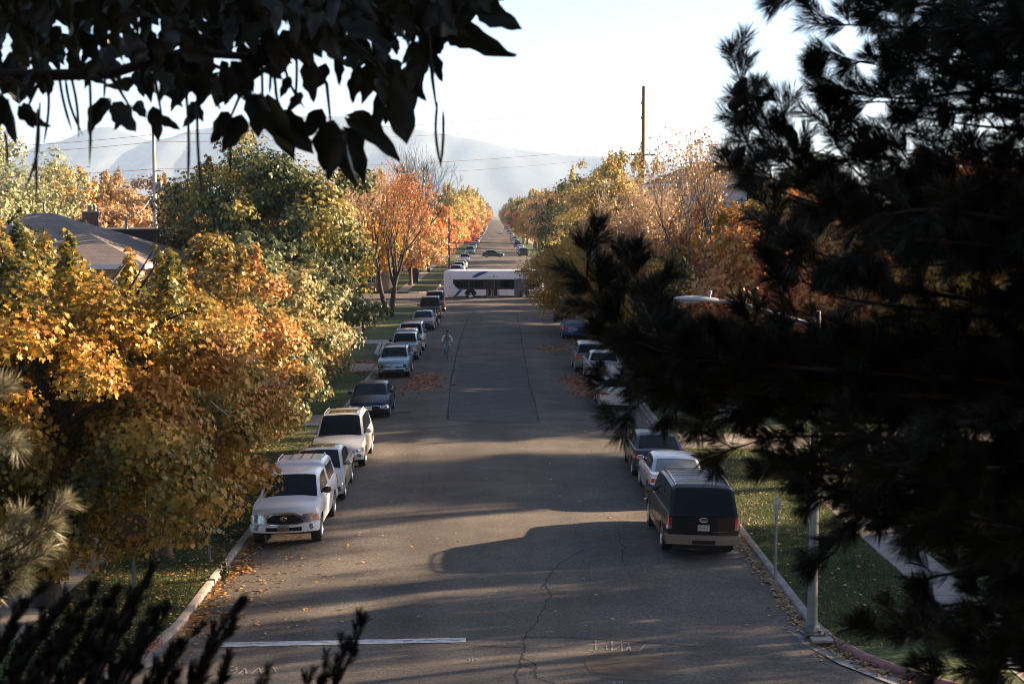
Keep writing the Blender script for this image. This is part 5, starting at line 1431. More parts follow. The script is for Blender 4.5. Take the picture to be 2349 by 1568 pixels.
# sign posts
g1 = G(1778, 1341, .14); s1 = empty('street_sign', (g1.x, g1.y, .14), .5, 'slim sign post with a small white plate beside the black vehicle', 'sign')
m = MB(); m.box(-.025, .025, -.02, .02, 0, 2.15, M['galv']); m.build('post', s1)
m = MB(); m.box(-.10, .10, -.03, -.022, 1.85, 2.12, M['pearl_sign'] if 'pearl_sign' in M else M['galv']); m.build('sign_plate', s1)
g2 = G(480, 1285, .14); s2 = empty('street_sign', (g2.x, g2.y, .14), 0, 'grey metal post on the left grass, its top hidden in maple leaves', 'sign')
m = MB(); m.box(-.03, .03, -.02, .02, 0, 2.3, M['galv']); m.build('post', s2)
m = MB(); m.box(-.15, .15, -.03, -.022, 1.9, 2.3, M['galv_dark']); m.build('sign_plate', s2)
c = P(305, 1216, 33.2); st = empty('stop_sign', (c.x, 33.2, .14), .45, 'back of an octagonal stop sign in deep shade below the maples', 'sign')
m = MB(); m.box(-.03, .03, -.02, .03, 0, c.z + .3, M['galv_dark']); m.build('post', st)
M['sign_back'] = plain('sign_back', (.10, .065, .03), .6, .2)
m = MB(); vs = [(.39 * math.cos(R(22.5 + 45 * k)), 0, c.z - .14 + .39 * math.sin(R(22.5 + 45 * k))) for k in range(8)]
vv = [(x, -.024, z) for x, y, z in vs] + [(x, -.030, z) for x, y, z in vs]
m.add(vv, [tuple(range(8)), tuple(range(8, 16))[::-1]] + [(i, (i + 1) % 8, 8 + (i + 1) % 8, 8 + i) for i in range(8)], M['sign_back']); m.build('sign_plate', st)
g3 = G(1885, 1465, .15); m = MB(); m.box(g3.x - .22, g3.x + .22, g3.y - .16, g3.y + .16, .12, .165, M['concrete']); tag(m.build('valve_cover'), 'small pale concrete cover in the grass beside the lamp base', 'utility cover')
# two white boards leaning on the left grass strip
M['white_board'] = plain('white_board', (.68, .70, .72), .5, vary=.05)
for i, px in enumerate((862, 873)):
    bo = G(px, 812, .14); Mx = Matrix.Translation(bo) @ Matrix.Rotation(R(18), 4, 'Y') @ Matrix.Rotation(R(-35), 4, 'X')
    m = MB(); m.box(-.11, .11, -.02, .02, .0, .95, M['white_board'], Mx); tag(m.build('white_board'), ['left of two white boards leaning on the grass strip', 'right of two white boards leaning on the grass strip'][i], 'board')

# ------------------------------------------------------------------ houses
def brickmat(name, c1, c2, mort, scale=5):
    m, nt, b = newmat(name); tc = N(nt, 'ShaderNodeTexCoord'); br = N(nt, 'ShaderNodeTexBrick'); mp = N(nt, 'ShaderNodeMapping'); mp.inputs['Rotation'].default_value = (R(90), 0, 0)
    sp = N(nt, 'ShaderNodeSeparateXYZ'); cb = N(nt, 'ShaderNodeCombineXYZ'); ad = N(nt, 'ShaderNodeMath', operation='ADD')
    nt.links.new(tc.outputs['Object'], sp.inputs[0]); nt.links.new(sp.outputs[0], ad.inputs[0]); nt.links.new(sp.outputs[1], ad.inputs[1]); nt.links.new(ad.outputs[0], cb.inputs[0]); nt.links.new(sp.outputs[2], cb.inputs[1])
    nt.links.new(cb.outputs[0], br.inputs['Vector'])
    br.inputs['Color1'].default_value = (*c1, 1); br.inputs['Color2'].default_value = (*c2, 1); br.inputs['Mortar'].default_value = (*mort, 1); br.inputs['Scale'].default_value = scale
    nt.links.new(br.outputs[0], b.inputs['Base Color']); b.inputs['Roughness'].default_value = .9; return m
M['brick'] = brickmat('brick', (.16, .065, .04), (.10, .04, .03), (.22, .18, .15), 4)
M['brick_dark'] = brickmat('brick_dark', (.06, .03, .024), (.04, .022, .018), (.08, .06, .05), 3)
M['brick_tan'] = brickmat('brick_tan', (.35, .24, .15), (.28, .19, .12), (.35, .3, .25), 4)
M['shingle'] = brickmat('shingle', (.22, .17, .15), (.17, .135, .12), (.10, .08, .07), 2.2)
M['shingle_dark'] = brickmat('shingle_dark', (.07, .055, .05), (.05, .04, .038), (.03, .03, .03), 2.2)
M['siding'] = plain('siding', (.50, .50, .50), .6, vary=.05)
M['white_trim'] = plain('white_trim', (.62, .60, .58), .6, vary=.05)
def wallbox(parent, x0, x1, y0, y1, z1, mat, name='wall'):
    m = MB(); m.box(x0, x1, y0, y1, -.1, z1, mat); return m.build(name, parent)
def window(parent, x, y, z, w=.9, h=1.3, face='y', d=-1):
    m = MB(); t = .06
    for a, b, c_, e in ((-w/2 - t, w/2 + t, h, h + t), (-w/2 - t, w/2 + t, -t, 0), (-w/2 - t, -w/2, 0, h), (w/2, w/2 + t, 0, h), (-.02, .02, 0, h)):
        if face == 'y': m.box(x + a, x + b, min(y, y + .05 * d), max(y, y + .05 * d), z + c_, z + e, M['white_trim'])
        else: m.box(min(x, x + .05 * d), max(x, x + .05 * d), y + a, y + b, z + c_, z + e, M['white_trim'])
    f = m.build('window', parent)
    g = MB()
    if face == 'y': g.box(x - w/2, x + w/2, min(y, y + .02 * d), max(y, y + .02 * d), z, z + h, M['glass'])
    else: g.box(min(x, x + .02 * d), max(x, x + .02 * d), y - w/2, y + w/2, z, z + h, M['glass'])
    g.build('pane', f)
# house with the hipped shingle roof
ridge = P(115, 500, 76); cor = P(327, 606, 70); mid = P(228, 520, 78)
h1 = empty('brick_house', (cor.x - 5, 76, .13), 0, 'brick house with a hipped tan shingle roof above the maples', 'house')
ez = cor.z - .13; rz_ = ridge.z - .13 + .25
wallbox(h1, -5.5, 4.6, -5.5, 7, ez - .05, M['brick_tan'])
m = MB(); e = .5; X0, X1_, Y0, Y1_ = -5.5 - e, 4.6 + e, -5.5 - e, 7 + e
rp = [(X0, Y0, ez), (X1_, Y0, ez), (X1_, Y1_, ez), (X0, Y1_, ez), (-1.9, .6, rz_), (-1.0, .6, rz_)]
m.add(rp, [(0, 1, 5, 4), (1, 2, 5), (2, 3, 4, 5), (3, 0, 4)], M['shingle']); m.box(X0, X1_, Y0, Y1_, ez - .22, ez - .004, M['white_trim']); ro = m.build('roof', h1)
m = MB(); m.box(-.12, .70, 3.0, 3.8, ez, 8.98, M['brick']); m.box(-.16, .74, 2.96, 3.84, 8.98, 9.04, M['concrete']); ch = m.build('chimney', ro)
for x in (.15, .42): m = MB(); m.lathe([(.10, 0), (.10, .32), (.08, .32), (.08, .1)], 10, 'z', M['galv'], (x, 3.4, 9.04)); m.build('flue', ch, 40)
m = MB(); m.box(-.5, .28, 1.7, 2.4, ez, 8.62, M['brick']); m.build('chimney', ro)
m = MB(); m.lathe([(.06, 0), (.06, .5), (.12, .52), (.12, .6), (.001, .62)], 10, 'z', M['galv'], (-1.4, .7, rz_ - .05)); m.build('vent_pipe', ro, 40)
m = MB(); m.lathe([(.04, 0), (.04, .35), (.001, .36)], 8, 'z', M['galv_dark'], (1.9, -1.5, ez + .9)); m.build('vent_pipe', ro, 40)
for x in (-3.6, .2, 3): window(h1, x, -5.5, 1.0 + 3); window(h1, x, -5.5, 1.0)
for y in (-3, 1, 4.5): window(h1, 4.6, y, 4.0, face='x', d=1); window(h1, 4.6, y, 1.0, face='x', d=1)
# long dark roofed building behind it
c0 = P(222, 526, 86); c1 = P(420, 527, 86)
h2 = empty('dark_building', ((c0.x + c1.x) / 2, 88, .13), 0, 'long dark brick building with a flat top behind the brick house', 'building')
w2 = (c1.x - c0.x) / 2 + 2
wallbox(h2, -w2, w2, -2, 8, c0.z - .25, M['brick_dark']); m = MB(); m.box(-w2 - .1, w2 + .1, -2.1, 8.1, c0.z - .25, c0.z - .13, M['shingle_dark']); r2 = m.build('roof', h2)
for x in (-1.6, 1.9): m = MB(); m.lathe([(.09, 0), (.09, .7), (.001, .7)], 10, 'z', M['galv'], (x, 1.5, c0.z - .14)); m.build('vent_pipe', r2, 40)
for x in (-3, -1, 1, 3): window(h2, x, -2, 1); window(h2, x, -2, 4.2)
# pale house on the right
e0 = P(1497, 420, 112); pk = P(1572, 372, 118)
h3 = empty('white_house', (e0.x + 4.5, 117, .13), 0, 'tall white sided house with dark hipped roof behind the orange tree', 'house')
wallbox(h3, -4, 5, -4, 5, e0.z - .15, M['siding'])
m = MB(); z0 = e0.z - .13; z1_ = pk.z - .13
m.add([(-4.5, -4.5, z0), (5.5, -4.5, z0), (5.5, 5.5, z0), (-4.5, 5.5, z0), (-.6, .5, z1_), (1.6, .5, z1_)], [(0, 1, 5, 4), (1, 2, 5), (2, 3, 4, 5), (3, 0, 4)], M['shingle_dark']); m.box(-4.5, 5.5, -4.5, 5.5, z0 - .25, z0 - .004, M['white_trim']); m.build('roof', h3)
for x in (-2.5, .2, 3): window(h3, x, -4, e0.z - 2.2); window(h3, x, -4, e0.z - 5.4); window(h3, x, -4, 1.2)
for i, (x, Y, w, hh) in enumerate(((17.5, 86, 5, 4.2), (29, 86, 5, 4.0), (-17.5, 182, 5, 4.5), (18.5, 200, 5, 4.5), (-17, 118, 5, 4.2))):
    h = empty('brick_house', (x, Y, .13), 0, ['low brick house behind the orange trees on the right', 'low brick house glimpsed behind the pine on the right', 'brick house across the junction on the left', 'brick house across the junction on the right', 'low brick house set back behind the bare corner trees'][i], 'house')
    wallbox(h, -w, w, -4, 4, 2.8, M['brick_tan'])
    m = MB(); z0 = 2.83; m.add([(-w - .5, -4.5, z0), (w + .5, -4.5, z0), (w + .5, 4.5, z0), (-w - .5, 4.5, z0), (-w + 3, 0, hh), (w - 3, 0, hh)], [(0, 1, 5, 4), (1, 2, 5), (2, 3, 4, 5), (3, 0, 4)], M['shingle']); m.box(-w - .5, w + .5, -4.5, 4.5, 2.65, z0 - .004, M['white_trim']); m.build('roof', h)
    for q in (-3, 0, 3): window(h, q, -4, .9)
    s_ = 1 if x < 0 else -1
    for q in (-2, 1.5): window(h, s_ * w, q, .9, face='x', d=s_)
    m = MB(); m.box(1.5, 2.3, -4.05, -3.98, .0, 2.05, M['brick_dark']); m.build('door', h)
# ------------------------------------------------------------------ unseen building behind and right of the camera, added to block sun and sky
ap = empty('shade_building', (0, 0, 0), 0, 'unseen brick building added behind the viewpoint to block sun and sky light', 'building')
for (x0, x1, y0, y1, H_) in ((-16, 14, -14, -2.0, 17.5), (14.003, 26, -14, 12.9, 17.7)):
    wallbox(ap, x0, x1, y0, y1, H_, M['brick'])
    m = MB(); m.box(x0 - .12, x1 + .12, y0 - .12, y1 + .12, H_ + .003, H_ + .3, M['concrete']); m.build('roof', ap)
for fl in range(5):
    for x in (-14, -11, -8, -5, 5, 8, 11): window(ap, x, -2.0, .9 + fl * 3.0, face='y', d=1)
    for y in (1, 4, 7, 10): window(ap, 14.003, y, .9 + fl * 3.0, face='x', d=-1)

# ------------------------------------------------------------------ catalpa overhead
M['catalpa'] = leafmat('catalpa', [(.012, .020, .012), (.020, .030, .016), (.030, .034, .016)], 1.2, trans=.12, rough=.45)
M['pod'] = plain('pod', (.05, .022, .014), .7, scale=20, vary=.3)
def leaf_patch(rs, base, tip, wr=.62, curl=None, lobes=True):
    """one broad pointed leaf from its stalk to its tip, curled and wavy"""
    base = np.array(base); tip = np.array(tip); ax = tip - base; Lf = np.linalg.norm(ax); ax /= Lf
    view = np.array([rs.normal(0, .45), -1, rs.normal(0, .45)]); nrm = view - ax * view.dot(ax); nrm /= np.linalg.norm(nrm); sd_ = np.cross(ax, nrm)
    nu, nv = 10, 7; curl = rs.uniform(-.25, .3) if curl is None else curl
    fold = rs.uniform(.1, .7); ph = rs.uniform(0, 6); bend = rs.uniform(-.14, .14)
    g = np.zeros((nu, nv, 3))
    for i in range(nu):
        u = i / (nu - 1)
        w = Lf * wr * .5 * (math.sin(math.pi * min(1, u ** .62)) ** .75 if u < 1 else 0) * (1 - .15 * u)
        if lobes: w *= 1 + .16 * math.sin(u * 15 + ph) * (u > .2)
        for j in range(nv):
            v = j / (nv - 1) * 2 - 1
            back = -.10 * abs(v) * max(0, .3 - u) * 3
            p = base + ax * Lf * (u + back) + sd_ * (w * v + Lf * bend * u * u * 2) * (1 - .25 * fold * abs(v)) + nrm * (Lf * curl * u * u * .8 + w * fold * v * v + .03 * Lf * math.sin(7 * u + 3 * v + ph))
            g[i, j] = p
    return g
def grids_mesh(name, grids, mat):
    V = []; F = []; b = 0
    for g in grids:
        nu, nv = g.shape[:2]; V.append(g.reshape(-1, 3))
        F += [(b + i*nv + j, b + i*nv + j + 1, b + (i+1)*nv + j + 1, b + (i+1)*nv + j) for i in range(nu - 1) for j in range(nv - 1)]
        b += nu * nv
    me = bpy.data.meshes.new(name); me.from_pydata(np.concatenate(V).tolist(), [], F); me.materials.append(mat)
    me.polygons.foreach_set('use_smooth', [True] * len(me.polygons)); me.update(); return me
rs = np.random.RandomState(8)
ct = empty('catalpa_tree', (-5.4, 5.6, .0), 0, 'broad leaved catalpa in dark silhouette with hanging seed pods, overhead at left', 'tree')
off = Vector((-5.4, 5.6, 0))
def pc(px, py, Y): return P(px, py, Y) - off
m = MB()
m.tube([(0, 0, -.2), (.05, .1, 4), (-.05, 0, 8), (.1, .1, 11.2), (.5, .1, 13.5)], [.32, .26, .22, .16, .08], 12, M['bark_black'])
fork = Vector((.0, .05, 9.6))
BR = [[(-250, 60, 5.8), (0, 175, 5.9), (250, 170, 6.0), (420, 120, 6.1), (640, 135, 6.1), (800, 90, 6.2), (980, 30, 6.2)],
      [(-200, -60, 6.4), (150, 20, 6.6), (500, 30, 6.6), (800, 10, 6.6), (1080, 25, 6.5), (1115, 30, 6.5)], [(-100, 120, 5.4), (60, 200, 5.4)], ]
for br in BR:
    pts = [fork] + [pc(*p) for p in br]; m.tube(pts, [.07 if i == 0 else .034 - .028 * i / (len(pts) - 1) for i in range(len(pts))], 7, M['bark_black'], cap=False)
for a, b_ in (((420, 120), (560, 230)), ((560, 60), (640, 260)), ((700, 120), (760, 300)), ((800, 90), (930, 240)), ((250, 170), (300, 250)), ((640, 135), (520, 290)), ((980, 30), (990, 150)), ((990, 150), (1000, 245)), ((860, 60), (870, 280)), ((100, 178), (60, 255)), ((330, 150), (370, 260)), ((760, 300), (790, 330)), ((600, 240), (650, 270))):
    p, q = pc(*a, 6.1), pc(*b_, 6.0); mid = p.lerp(q, .5) + Vector((rs.uniform(-.04, .04), .03, .03)); m.tube([p, mid, q], [.012, .008, .004], 5, M['bark_black'], cap=False)
m.build('trunk', ct, 60)
grids = []
explicit = [(250, 232, 190, 303), (262, 240, 314, 312), (300, 245, 272, 300), (315, 236, 330, 276), (352, 250, 372, 326), (368, 270, 416, 296), (440, 238, 472, 282), (452, 245, 430, 300), (522, 262, 484, 334), (552, 268, 528, 352), (585, 222, 596, 318), (566, 200, 575, 250),
            (618, 228, 664, 376), (640, 262, 702, 366), (598, 216, 618, 260), (690, 215, 668, 262), (735, 255, 695, 330), (770, 290, 722, 350), (762, 285, 728, 392), (790, 310, 792, 432), (772, 318, 752, 420), (790, 300, 852, 408), (800, 272, 926, 356), (815, 262, 880, 332), (872, 215, 850, 300),
            (905, 175, 938, 336), (898, 200, 870, 285), (930, 160, 960, 235), (1040, 42, 1164, 150), (1020, 60, 1085, 118), (1100, 28, 1206, 52), (1060, 0, 1140, 32), (985, 120, 1010, 190), (1000, 60, 965, 160), (20, 235, 36, 336), (48, 245, 112, 294), (55, 240, 70, 300), (85, 160, 62, 228), (110, 170, 122, 222), (0, 220, -8, 300), (75, 165, 45, 215),
            (205, 150, 208, 200), (175, 130, 230, 210), (300, 180, 250, 215), (380, 180, 400, 250), (420, 190, 400, 245), (330, 170, 345, 235), (480, 180, 500, 250), (540, 180, 520, 240), (600, 110, 560, 200), (665, 180, 640, 225), (700, 150, 742, 225), (745, 150, 722, 215), (770, 130, 770, 195), (830, 160, 800, 235), (850, 150, 850, 240), (870, 130, 905, 225)]
for (a, b_, c_, d_) in explicit:
    Y = 6.0 + rs.uniform(-.35, .35)
    grids.append(leaf_patch(rs, pc(a, b_, Y), pc(c_, d_, Y + rs.uniform(-.06, .06)), rs.uniform(.48, .68)))
bx = [-100, 0, 60, 110, 160, 210, 300, 380, 450, 500, 550, 600, 680, 740, 790, 830, 880, 930, 985, 1000, 1030, 1060, 1100, 1140]
by = [200, 200, 215, 150, 140, 150, 190, 200, 200, 215, 190, 170, 140, 110, 120, 170, 210, 190, 150, 110, 60, 50, 10, -10]
k = 0
while k < 1000:
    px = rs.uniform(-90, 1120); lim = np.interp(px, bx, by)
    py = rs.uniform(-90, 1) if rs.rand() < .35 else rs.uniform(-60, lim)
    if py > lim - 20 and rs.rand() < .5: continue
    if py > 70 and rs.rand() < .25: continue
    Y = rs.uniform(5.3, 7.4); ln = rs.uniform(42, 84); an = rs.normal(0, .55)
    q = (px + ln * math.sin(an), py + ln * math.cos(an) * .9)
    if q[1] > np.interp(q[0], bx, by) + 45: continue
    grids.append(leaf_patch(rs, pc(px, py, Y), pc(q[0], q[1], Y + rs.uniform(-.08, .08)), rs.uniform(.5, .8))); k += 1
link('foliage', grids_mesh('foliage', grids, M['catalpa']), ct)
for i, (a, b_, c_, d_, Y, sw) in enumerate([(160, 165, 180, 315, 6.2, 6), (205, 165, 205, 378, 6.0, 3), (150, 180, 190, 310, 6.3, -8), (85, 250, 55, 440, 5.6, 16), (92, 235, 85, 470, 5.5, -5), (425, 190, 430, 432, 6.1, 5), (452, 200, 463, 455, 6.0, -4), (525, 300, 527, 402, 6.0, 2), (1003, 235, 1012, 386, 6.2, -8), (1016, 255, 1010, 385, 6.2, 3),
                                         (110, 180, 100, 330, 6.4, 6), (600, 120, 602, 240, 6.2, 0), (650, 140, 700, 250, 6.2, -9), (680, 130, 676, 240, 6.2, 2), (632, 180, 660, 280, 6.0, -10), (10, 300, 16, 380, 5.6, 3), (135, 170, 165, 300, 6.2, -4), (620, 150, 618, 215, 6.1, 1), (240, 120, 238, 230, 6.2, 2)]):
    m = MB(); pts = []; n = 9
    for j in range(n):
        t = j / (n - 1); pts.append(pc(a + (c_ - a) * t + sw * math.sin(math.pi * t), b_ + (d_ - b_) * t, Y))
    m.tube(pts, [.0025] + [.0058] * (n - 3) + [.004, .0012], 6, M['pod']); m.build('seed_pod', ct, 60)

# ------------------------------------------------------------------ pines and juniper close to the camera
def needles(twigs, per, nl, nw, seed, sweep=.75, start=.15):
    """twigs: (p0, p1) pairs; thin needles all along, swept forward, as narrow blades"""
    rs = np.random.RandomState(seed)
    A = np.array([t[0] for t in twigs], float); B = np.array([t[1] for t in twigs], float)
    n = len(A); idx = np.repeat(np.arange(n), per)
    t = start + (1 - start) * rs.rand(len(idx)) ** .8
    d = B - A; ln = np.linalg.norm(d, axis=1); d /= ln[:, None]
    base = A[idx] + (B - A)[idx] * t[:, None]
    r = rs.normal(0, 1, (len(idx), 3)); r -= (r * d[idx]).sum(1)[:, None] * d[idx]; r /= np.linalg.norm(r, axis=1)[:, None]
    sw = sweep + .35 * rs.rand(len(idx))
    dr = d[idx] * sw[:, None] + r; dr /= np.linalg.norm(dr, axis=1)[:, None]
    L_ = nl * rs.uniform(.7, 1.15, len(idx))
    s = rs.normal(0, 1, dr.shape); s -= (s * dr).sum(1)[:, None] * dr; s /= np.linalg.norm(s, axis=1)[:, None]
    tip = base + dr * L_[:, None] + np.array([0, 0, -.08]) * (L_[:, None] * rs.rand(len(idx))[:, None])
    midp = base + dr * L_[:, None] * .5
    V = np.stack([base - s * nw * .3, midp - s * nw * .5, tip, midp + s * nw * .5], 1)
    return V.reshape(-1, 3)
def conifer(name, label, trunk, z_top, r0, branches, mat, bark, per=150, nl=.10, nw=.0032, seed=1, twig=(.22, .5), step=.10, up=.25, cones=(), spread=1.0, density=1.0, twig_r=.004, sweep=.75):
    rnd = random.Random(seed); root = empty(name, (trunk[0], trunk[1], 0), 0, label, 'tree'); o = Vector((trunk[0], trunk[1], 0))
    m = MB(); m.tube([(0, 0, -.2), (.02, .03, z_top * .5), (0, 0, z_top)], [r0, r0 * .75, r0 * .25], 12, M[bark])
    tw = []
    for path in branches:
        pts = [P(*p) - o for p in path]
        z0 = min(max(pts[-1].z - .5, .5), z_top - .3); pts = pts + [Vector((0, 0, z0))]; pts = pts[::-1]
        # smooth the path
        fine = []
        for i in range(len(pts) - 1):
            a = pts[max(i - 1, 0)]; b = pts[i]; c = pts[i + 1]; d = pts[min(i + 2, len(pts) - 1)]
            n = max(2, int((c - b).length / .08))
            for k in range(n):
                t = k / n; fine.append(.5 * ((2 * b) + (c - a) * t + (2 * a - 5 * b + 4 * c - d) * t * t + (3 * b - 3 * c + d - a) * t ** 3))
        fine.append(pts[-1]); nn = len(fine)
        m.tube(fine, [max(.004, .035 * (1 - i / nn) ** .8) for i in range(nn)], 6, M[bark], cap=False)
        total = nn * .08; acc = 0; lastd = None
        for i in range(1, nn):
            sg = fine[i] - fine[i - 1]; acc += sg.length
            q = i / nn
            if q < .22 and total > 1.2: continue
            while acc > step / density:
                acc -= step / density
                d = sg.normalized(); o_ = d.orthogonal(); o_.rotate(Matrix.Rotation(rnd.uniform(0, 6.28), 3, d))
                td = (d * rnd.uniform(.5, 1.1) + o_ * rnd.uniform(.35, 1.0) * spread + Vector((0, 0, up))).normalized()
                ln = rnd.uniform(*twig) * (1 - .55 * max(0, q - .6) / .4)
                tw.append((fine[i], fine[i] + td * ln))
        tw.append((fine[-3], fine[-1] + (fine[-1] - fine[-3]).normalized() * .05))
    for a, b in tw: m.tube([a, b], [twig_r, twig_r * .5], 4, M[bark], cap=False)
    m.build('trunk', root, 60)
    V = needles([(tuple(a), tuple(b)) for a, b in tw], per, nl, nw, seed, sweep)
    link('needles', np_mesh('needles', V, 4, mat), root)
    for (px, py, Y, an) in cones:
        c = MB(); p = P(px, py, Y) - o; prof = [(.001, -.05), (.018, -.042), (.027, -.02), (.028, .0), (.022, .025), (.012, .045), (.001, .055)]
        Mx = Matrix.Translation(p) @ Matrix.Rotation(an, 4, 'Y'); t = MB(); t.lathe([(r * (1 + .12 * (i % 2)), h) for i, (r, h) in enumerate(prof)], 9, 'z', M['cone']); c.add([Mx @ Vector(v) for v in t.v], t.f, M['cone']); c.build('pine_cone', root, 50)
    return root
M['cone'] = plain('cone', (.014, .010, .008), .9, vary=.3, scale=40)
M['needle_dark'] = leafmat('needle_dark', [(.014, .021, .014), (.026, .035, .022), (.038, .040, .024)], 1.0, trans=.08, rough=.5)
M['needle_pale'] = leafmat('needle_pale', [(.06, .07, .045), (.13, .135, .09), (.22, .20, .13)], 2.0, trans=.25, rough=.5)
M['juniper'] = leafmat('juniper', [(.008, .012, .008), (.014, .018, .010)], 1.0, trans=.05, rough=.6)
rr = random.Random(3)
B = []
def b(*p, Y0=7.2): B.append([(x, y, (Y0 if len(q) < 1 else q[0])) for (x, y, *q) in p])
# top group
b((1800, -8), (1950, -10), (2200, 20), (2600, 60)); b((1875, 55), (2000, 60), (2200, 70), (2600, 100)); b((1900, 120), (2020, 150), (2200, 130), (2600, 150))
b((1880, 175), (1960, 215), (2100, 225), (2300, 210), (2600, 260)); b((1925, 235), (2050, 235), (2200, 250), (2600, 300)); b((2080, 265), (2250, 290), (2600, 330))
b((1990, 20), (2150, 30), (2600, 0), Y0=6.8); b((2050, 90), (2200, 100), (2600, 80), Y0=7.6); b((2120, -20), (2300, -20), (2600, -60), Y0=6.6); b((2120, 150), (2300, 150), (2600, 160), Y0=6.8); b((2200, 215), (2350, 230), (2600, 250), Y0=7.2)
b((2200, 60), (2350, 60), (2600, 40), Y0=6.4); b((2250, 130), (2350, 150), (2600, 160), Y0=7.7)
# mid left sprays against the sky
b((1685, 145), (1715, 240), (1760, 330), (1880, 430), (2100, 520), (2500, 600)); b((1790, 235), (1810, 320), (1860, 420), (2050, 520), (2500, 600)); b((1735, 225), (1765, 300), (1850, 400), (2050, 500), (2500, 600), Y0=7.4)
b((1885, 185), (1905, 290), (1950, 380), (2100, 480), (2500, 560)); b((1950, 300), (2000, 380), (2150, 470), (2500, 560)); b((2040, 300), (2090, 380), (2200, 460), (2500, 520)); b((1675, 385), (1730, 400), (1850, 460), (2500, 620), Y0=7.6)
b((2140, 330), (2200, 400), (2500, 480), Y0=7.6); b((2010, 330), (2080, 400), (2500, 500), Y0=7.5); b((2230, 360), (2300, 420), (2500, 470)); b((1700, 300), (1740, 370), (1850, 440), (2500, 600), Y0=7.5)
# long low branch to the left
b((1360, 545), (1345, 640), (1420, 740), (1560, 800), (1800, 830), (2500, 850)); b((1373, 640), (1390, 720), (1500, 790), (1800, 840), (2500, 860)); b((1438, 615), (1430, 700), (1540, 780), (1800, 840), (2500, 860), Y0=7.6)
b((1513, 650), (1500, 720), (1600, 800), (1850, 850), (2500, 870)); b((1556, 765), (1620, 800), (1750, 840), (2500, 880), Y0=7.6); b((1650, 770), (1720, 800), (1850, 820), (2500, 860)); b((1775, 600), (1810, 680), (1900, 760), (2500, 800)); b((1760, 480), (1810, 580), (1920, 680), (2500, 760)); b((1730, 740), (1800, 760), (2500, 840), Y0=7.5); b((1790, 540), (1850, 620), (2500, 740), Y0=7.6); b((1468, 600), (1455, 680), (1560, 790), (1800, 850), (2500, 870), Y0=7.4); b((1600, 800), (1700, 830), (2500, 900), Y0=7.0); b((1488, 760), (1560, 820), (2500, 900), Y0=7.0); b((1478, 840), (1600, 860), (2500, 900), Y0=7.3); b((1520, 880), (1700, 900), (2500, 930), Y0=7.0)
b((1388, 770), (1430, 800), (1600, 840), (1900, 880), (2500, 900)); b((1393, 880), (1450, 870), (1650, 880), (1950, 910), (2500, 930), Y0=7.6); b((1433, 980), (1450, 930), (1600, 905), (1900, 930), (2500, 960)); b((1538, 955), (1560, 925), (1750, 930), (2500, 980), Y0=7.7)
b((1600, 970), (1660, 945), (1850, 960), (2500, 1000)); b((1640, 1045), (1740, 1010), (1900, 1000), (2500, 1040)); b((1765, 1075), (1840, 1040), (2000, 1040), (2500, 1080)); b((1860, 1150), (1930, 1130), (2100, 1110), (2500, 1140))
b((1875, 1290), (1915, 1265), (1955, 1200), (2060, 1160), (2500, 1180)); b((2010, 1190), (2100, 1180), (2500, 1220)); b((2090, 1225), (2180, 1220), (2500, 1250)); b((2120, 1330), (2200, 1310), (2500, 1320)); b((2125, 1400), (2220, 1380), (2500, 1390)); b((2060, 1430), (2200, 1440), (2500, 1450)); b((2120, 1540), (2250, 1530), (2500, 1520)); b((1980, 1440), (2100, 1460), (2500, 1500), Y0=6.6)
b((1830, 1105), (1930, 1080), (2500, 1120)); b((1880, 1130), (1980, 1110), (2500, 1160), Y0=7.6); b((1960, 1170), (2060, 1150), (2500, 1200), Y0=7.5)
def edge(y): return float(np.interp(y, [-50, 300, 420, 560, 640, 800, 1000, 1100, 1200, 1300, 1400, 1600], [1900, 1980, 1850, 1760, 1560, 1480, 1560, 1800, 2060, 2160, 2120, 2130]))
for i in range(112):
    y = -40 + 1640 * (i + rr.random()) / 92
    if y < 0 or y > 300 or rr.random() < .6:
        x = edge(y) + 60 + (2450 - edge(y)) * rr.random() ** 1.1
        if 235 < y < 330 and x < 2230: continue
        if 560 < y < 1080 and x < 2250 and rr.random() < .45: continue
        b((x, y), (x + 120, y + rr.uniform(-20, 50)), (x + 420, y + rr.uniform(-30, 70)), Y0=rr.uniform(6.3, 8.6))
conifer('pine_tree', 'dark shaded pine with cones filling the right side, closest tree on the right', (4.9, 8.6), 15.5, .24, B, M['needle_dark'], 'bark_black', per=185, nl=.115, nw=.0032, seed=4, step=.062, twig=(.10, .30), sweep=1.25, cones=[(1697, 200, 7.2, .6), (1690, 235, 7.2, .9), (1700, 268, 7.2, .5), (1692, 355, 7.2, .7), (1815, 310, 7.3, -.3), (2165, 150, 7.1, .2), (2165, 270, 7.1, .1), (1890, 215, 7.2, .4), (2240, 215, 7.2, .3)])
BL = []
def bl(*p, Y0=8.0): BL.append([(x, y, Y0) for (x, y) in p])
bl((130, 1165), (50, 1240), (-150, 1330), (-500, 1400)); bl((100, 1215), (10, 1280), (-200, 1350), (-500, 1400)); bl((90, 1275), (-40, 1330), (-300, 1380)); bl((30, 1330), (-100, 1370), (-400, 1400)); bl((25, 1015), (-60, 1030), (-400, 1100)); bl((15, 890), (-80, 940), (-400, 1050)); bl((40, 1190), (-50, 1250), (-400, 1330))
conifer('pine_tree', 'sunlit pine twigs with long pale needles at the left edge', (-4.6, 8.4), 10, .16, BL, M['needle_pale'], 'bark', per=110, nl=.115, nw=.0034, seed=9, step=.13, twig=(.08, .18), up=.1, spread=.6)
BJ = []
def bj(*p, Y0=5.0): BJ.append([(x, y, Y0) for (x, y) in p])
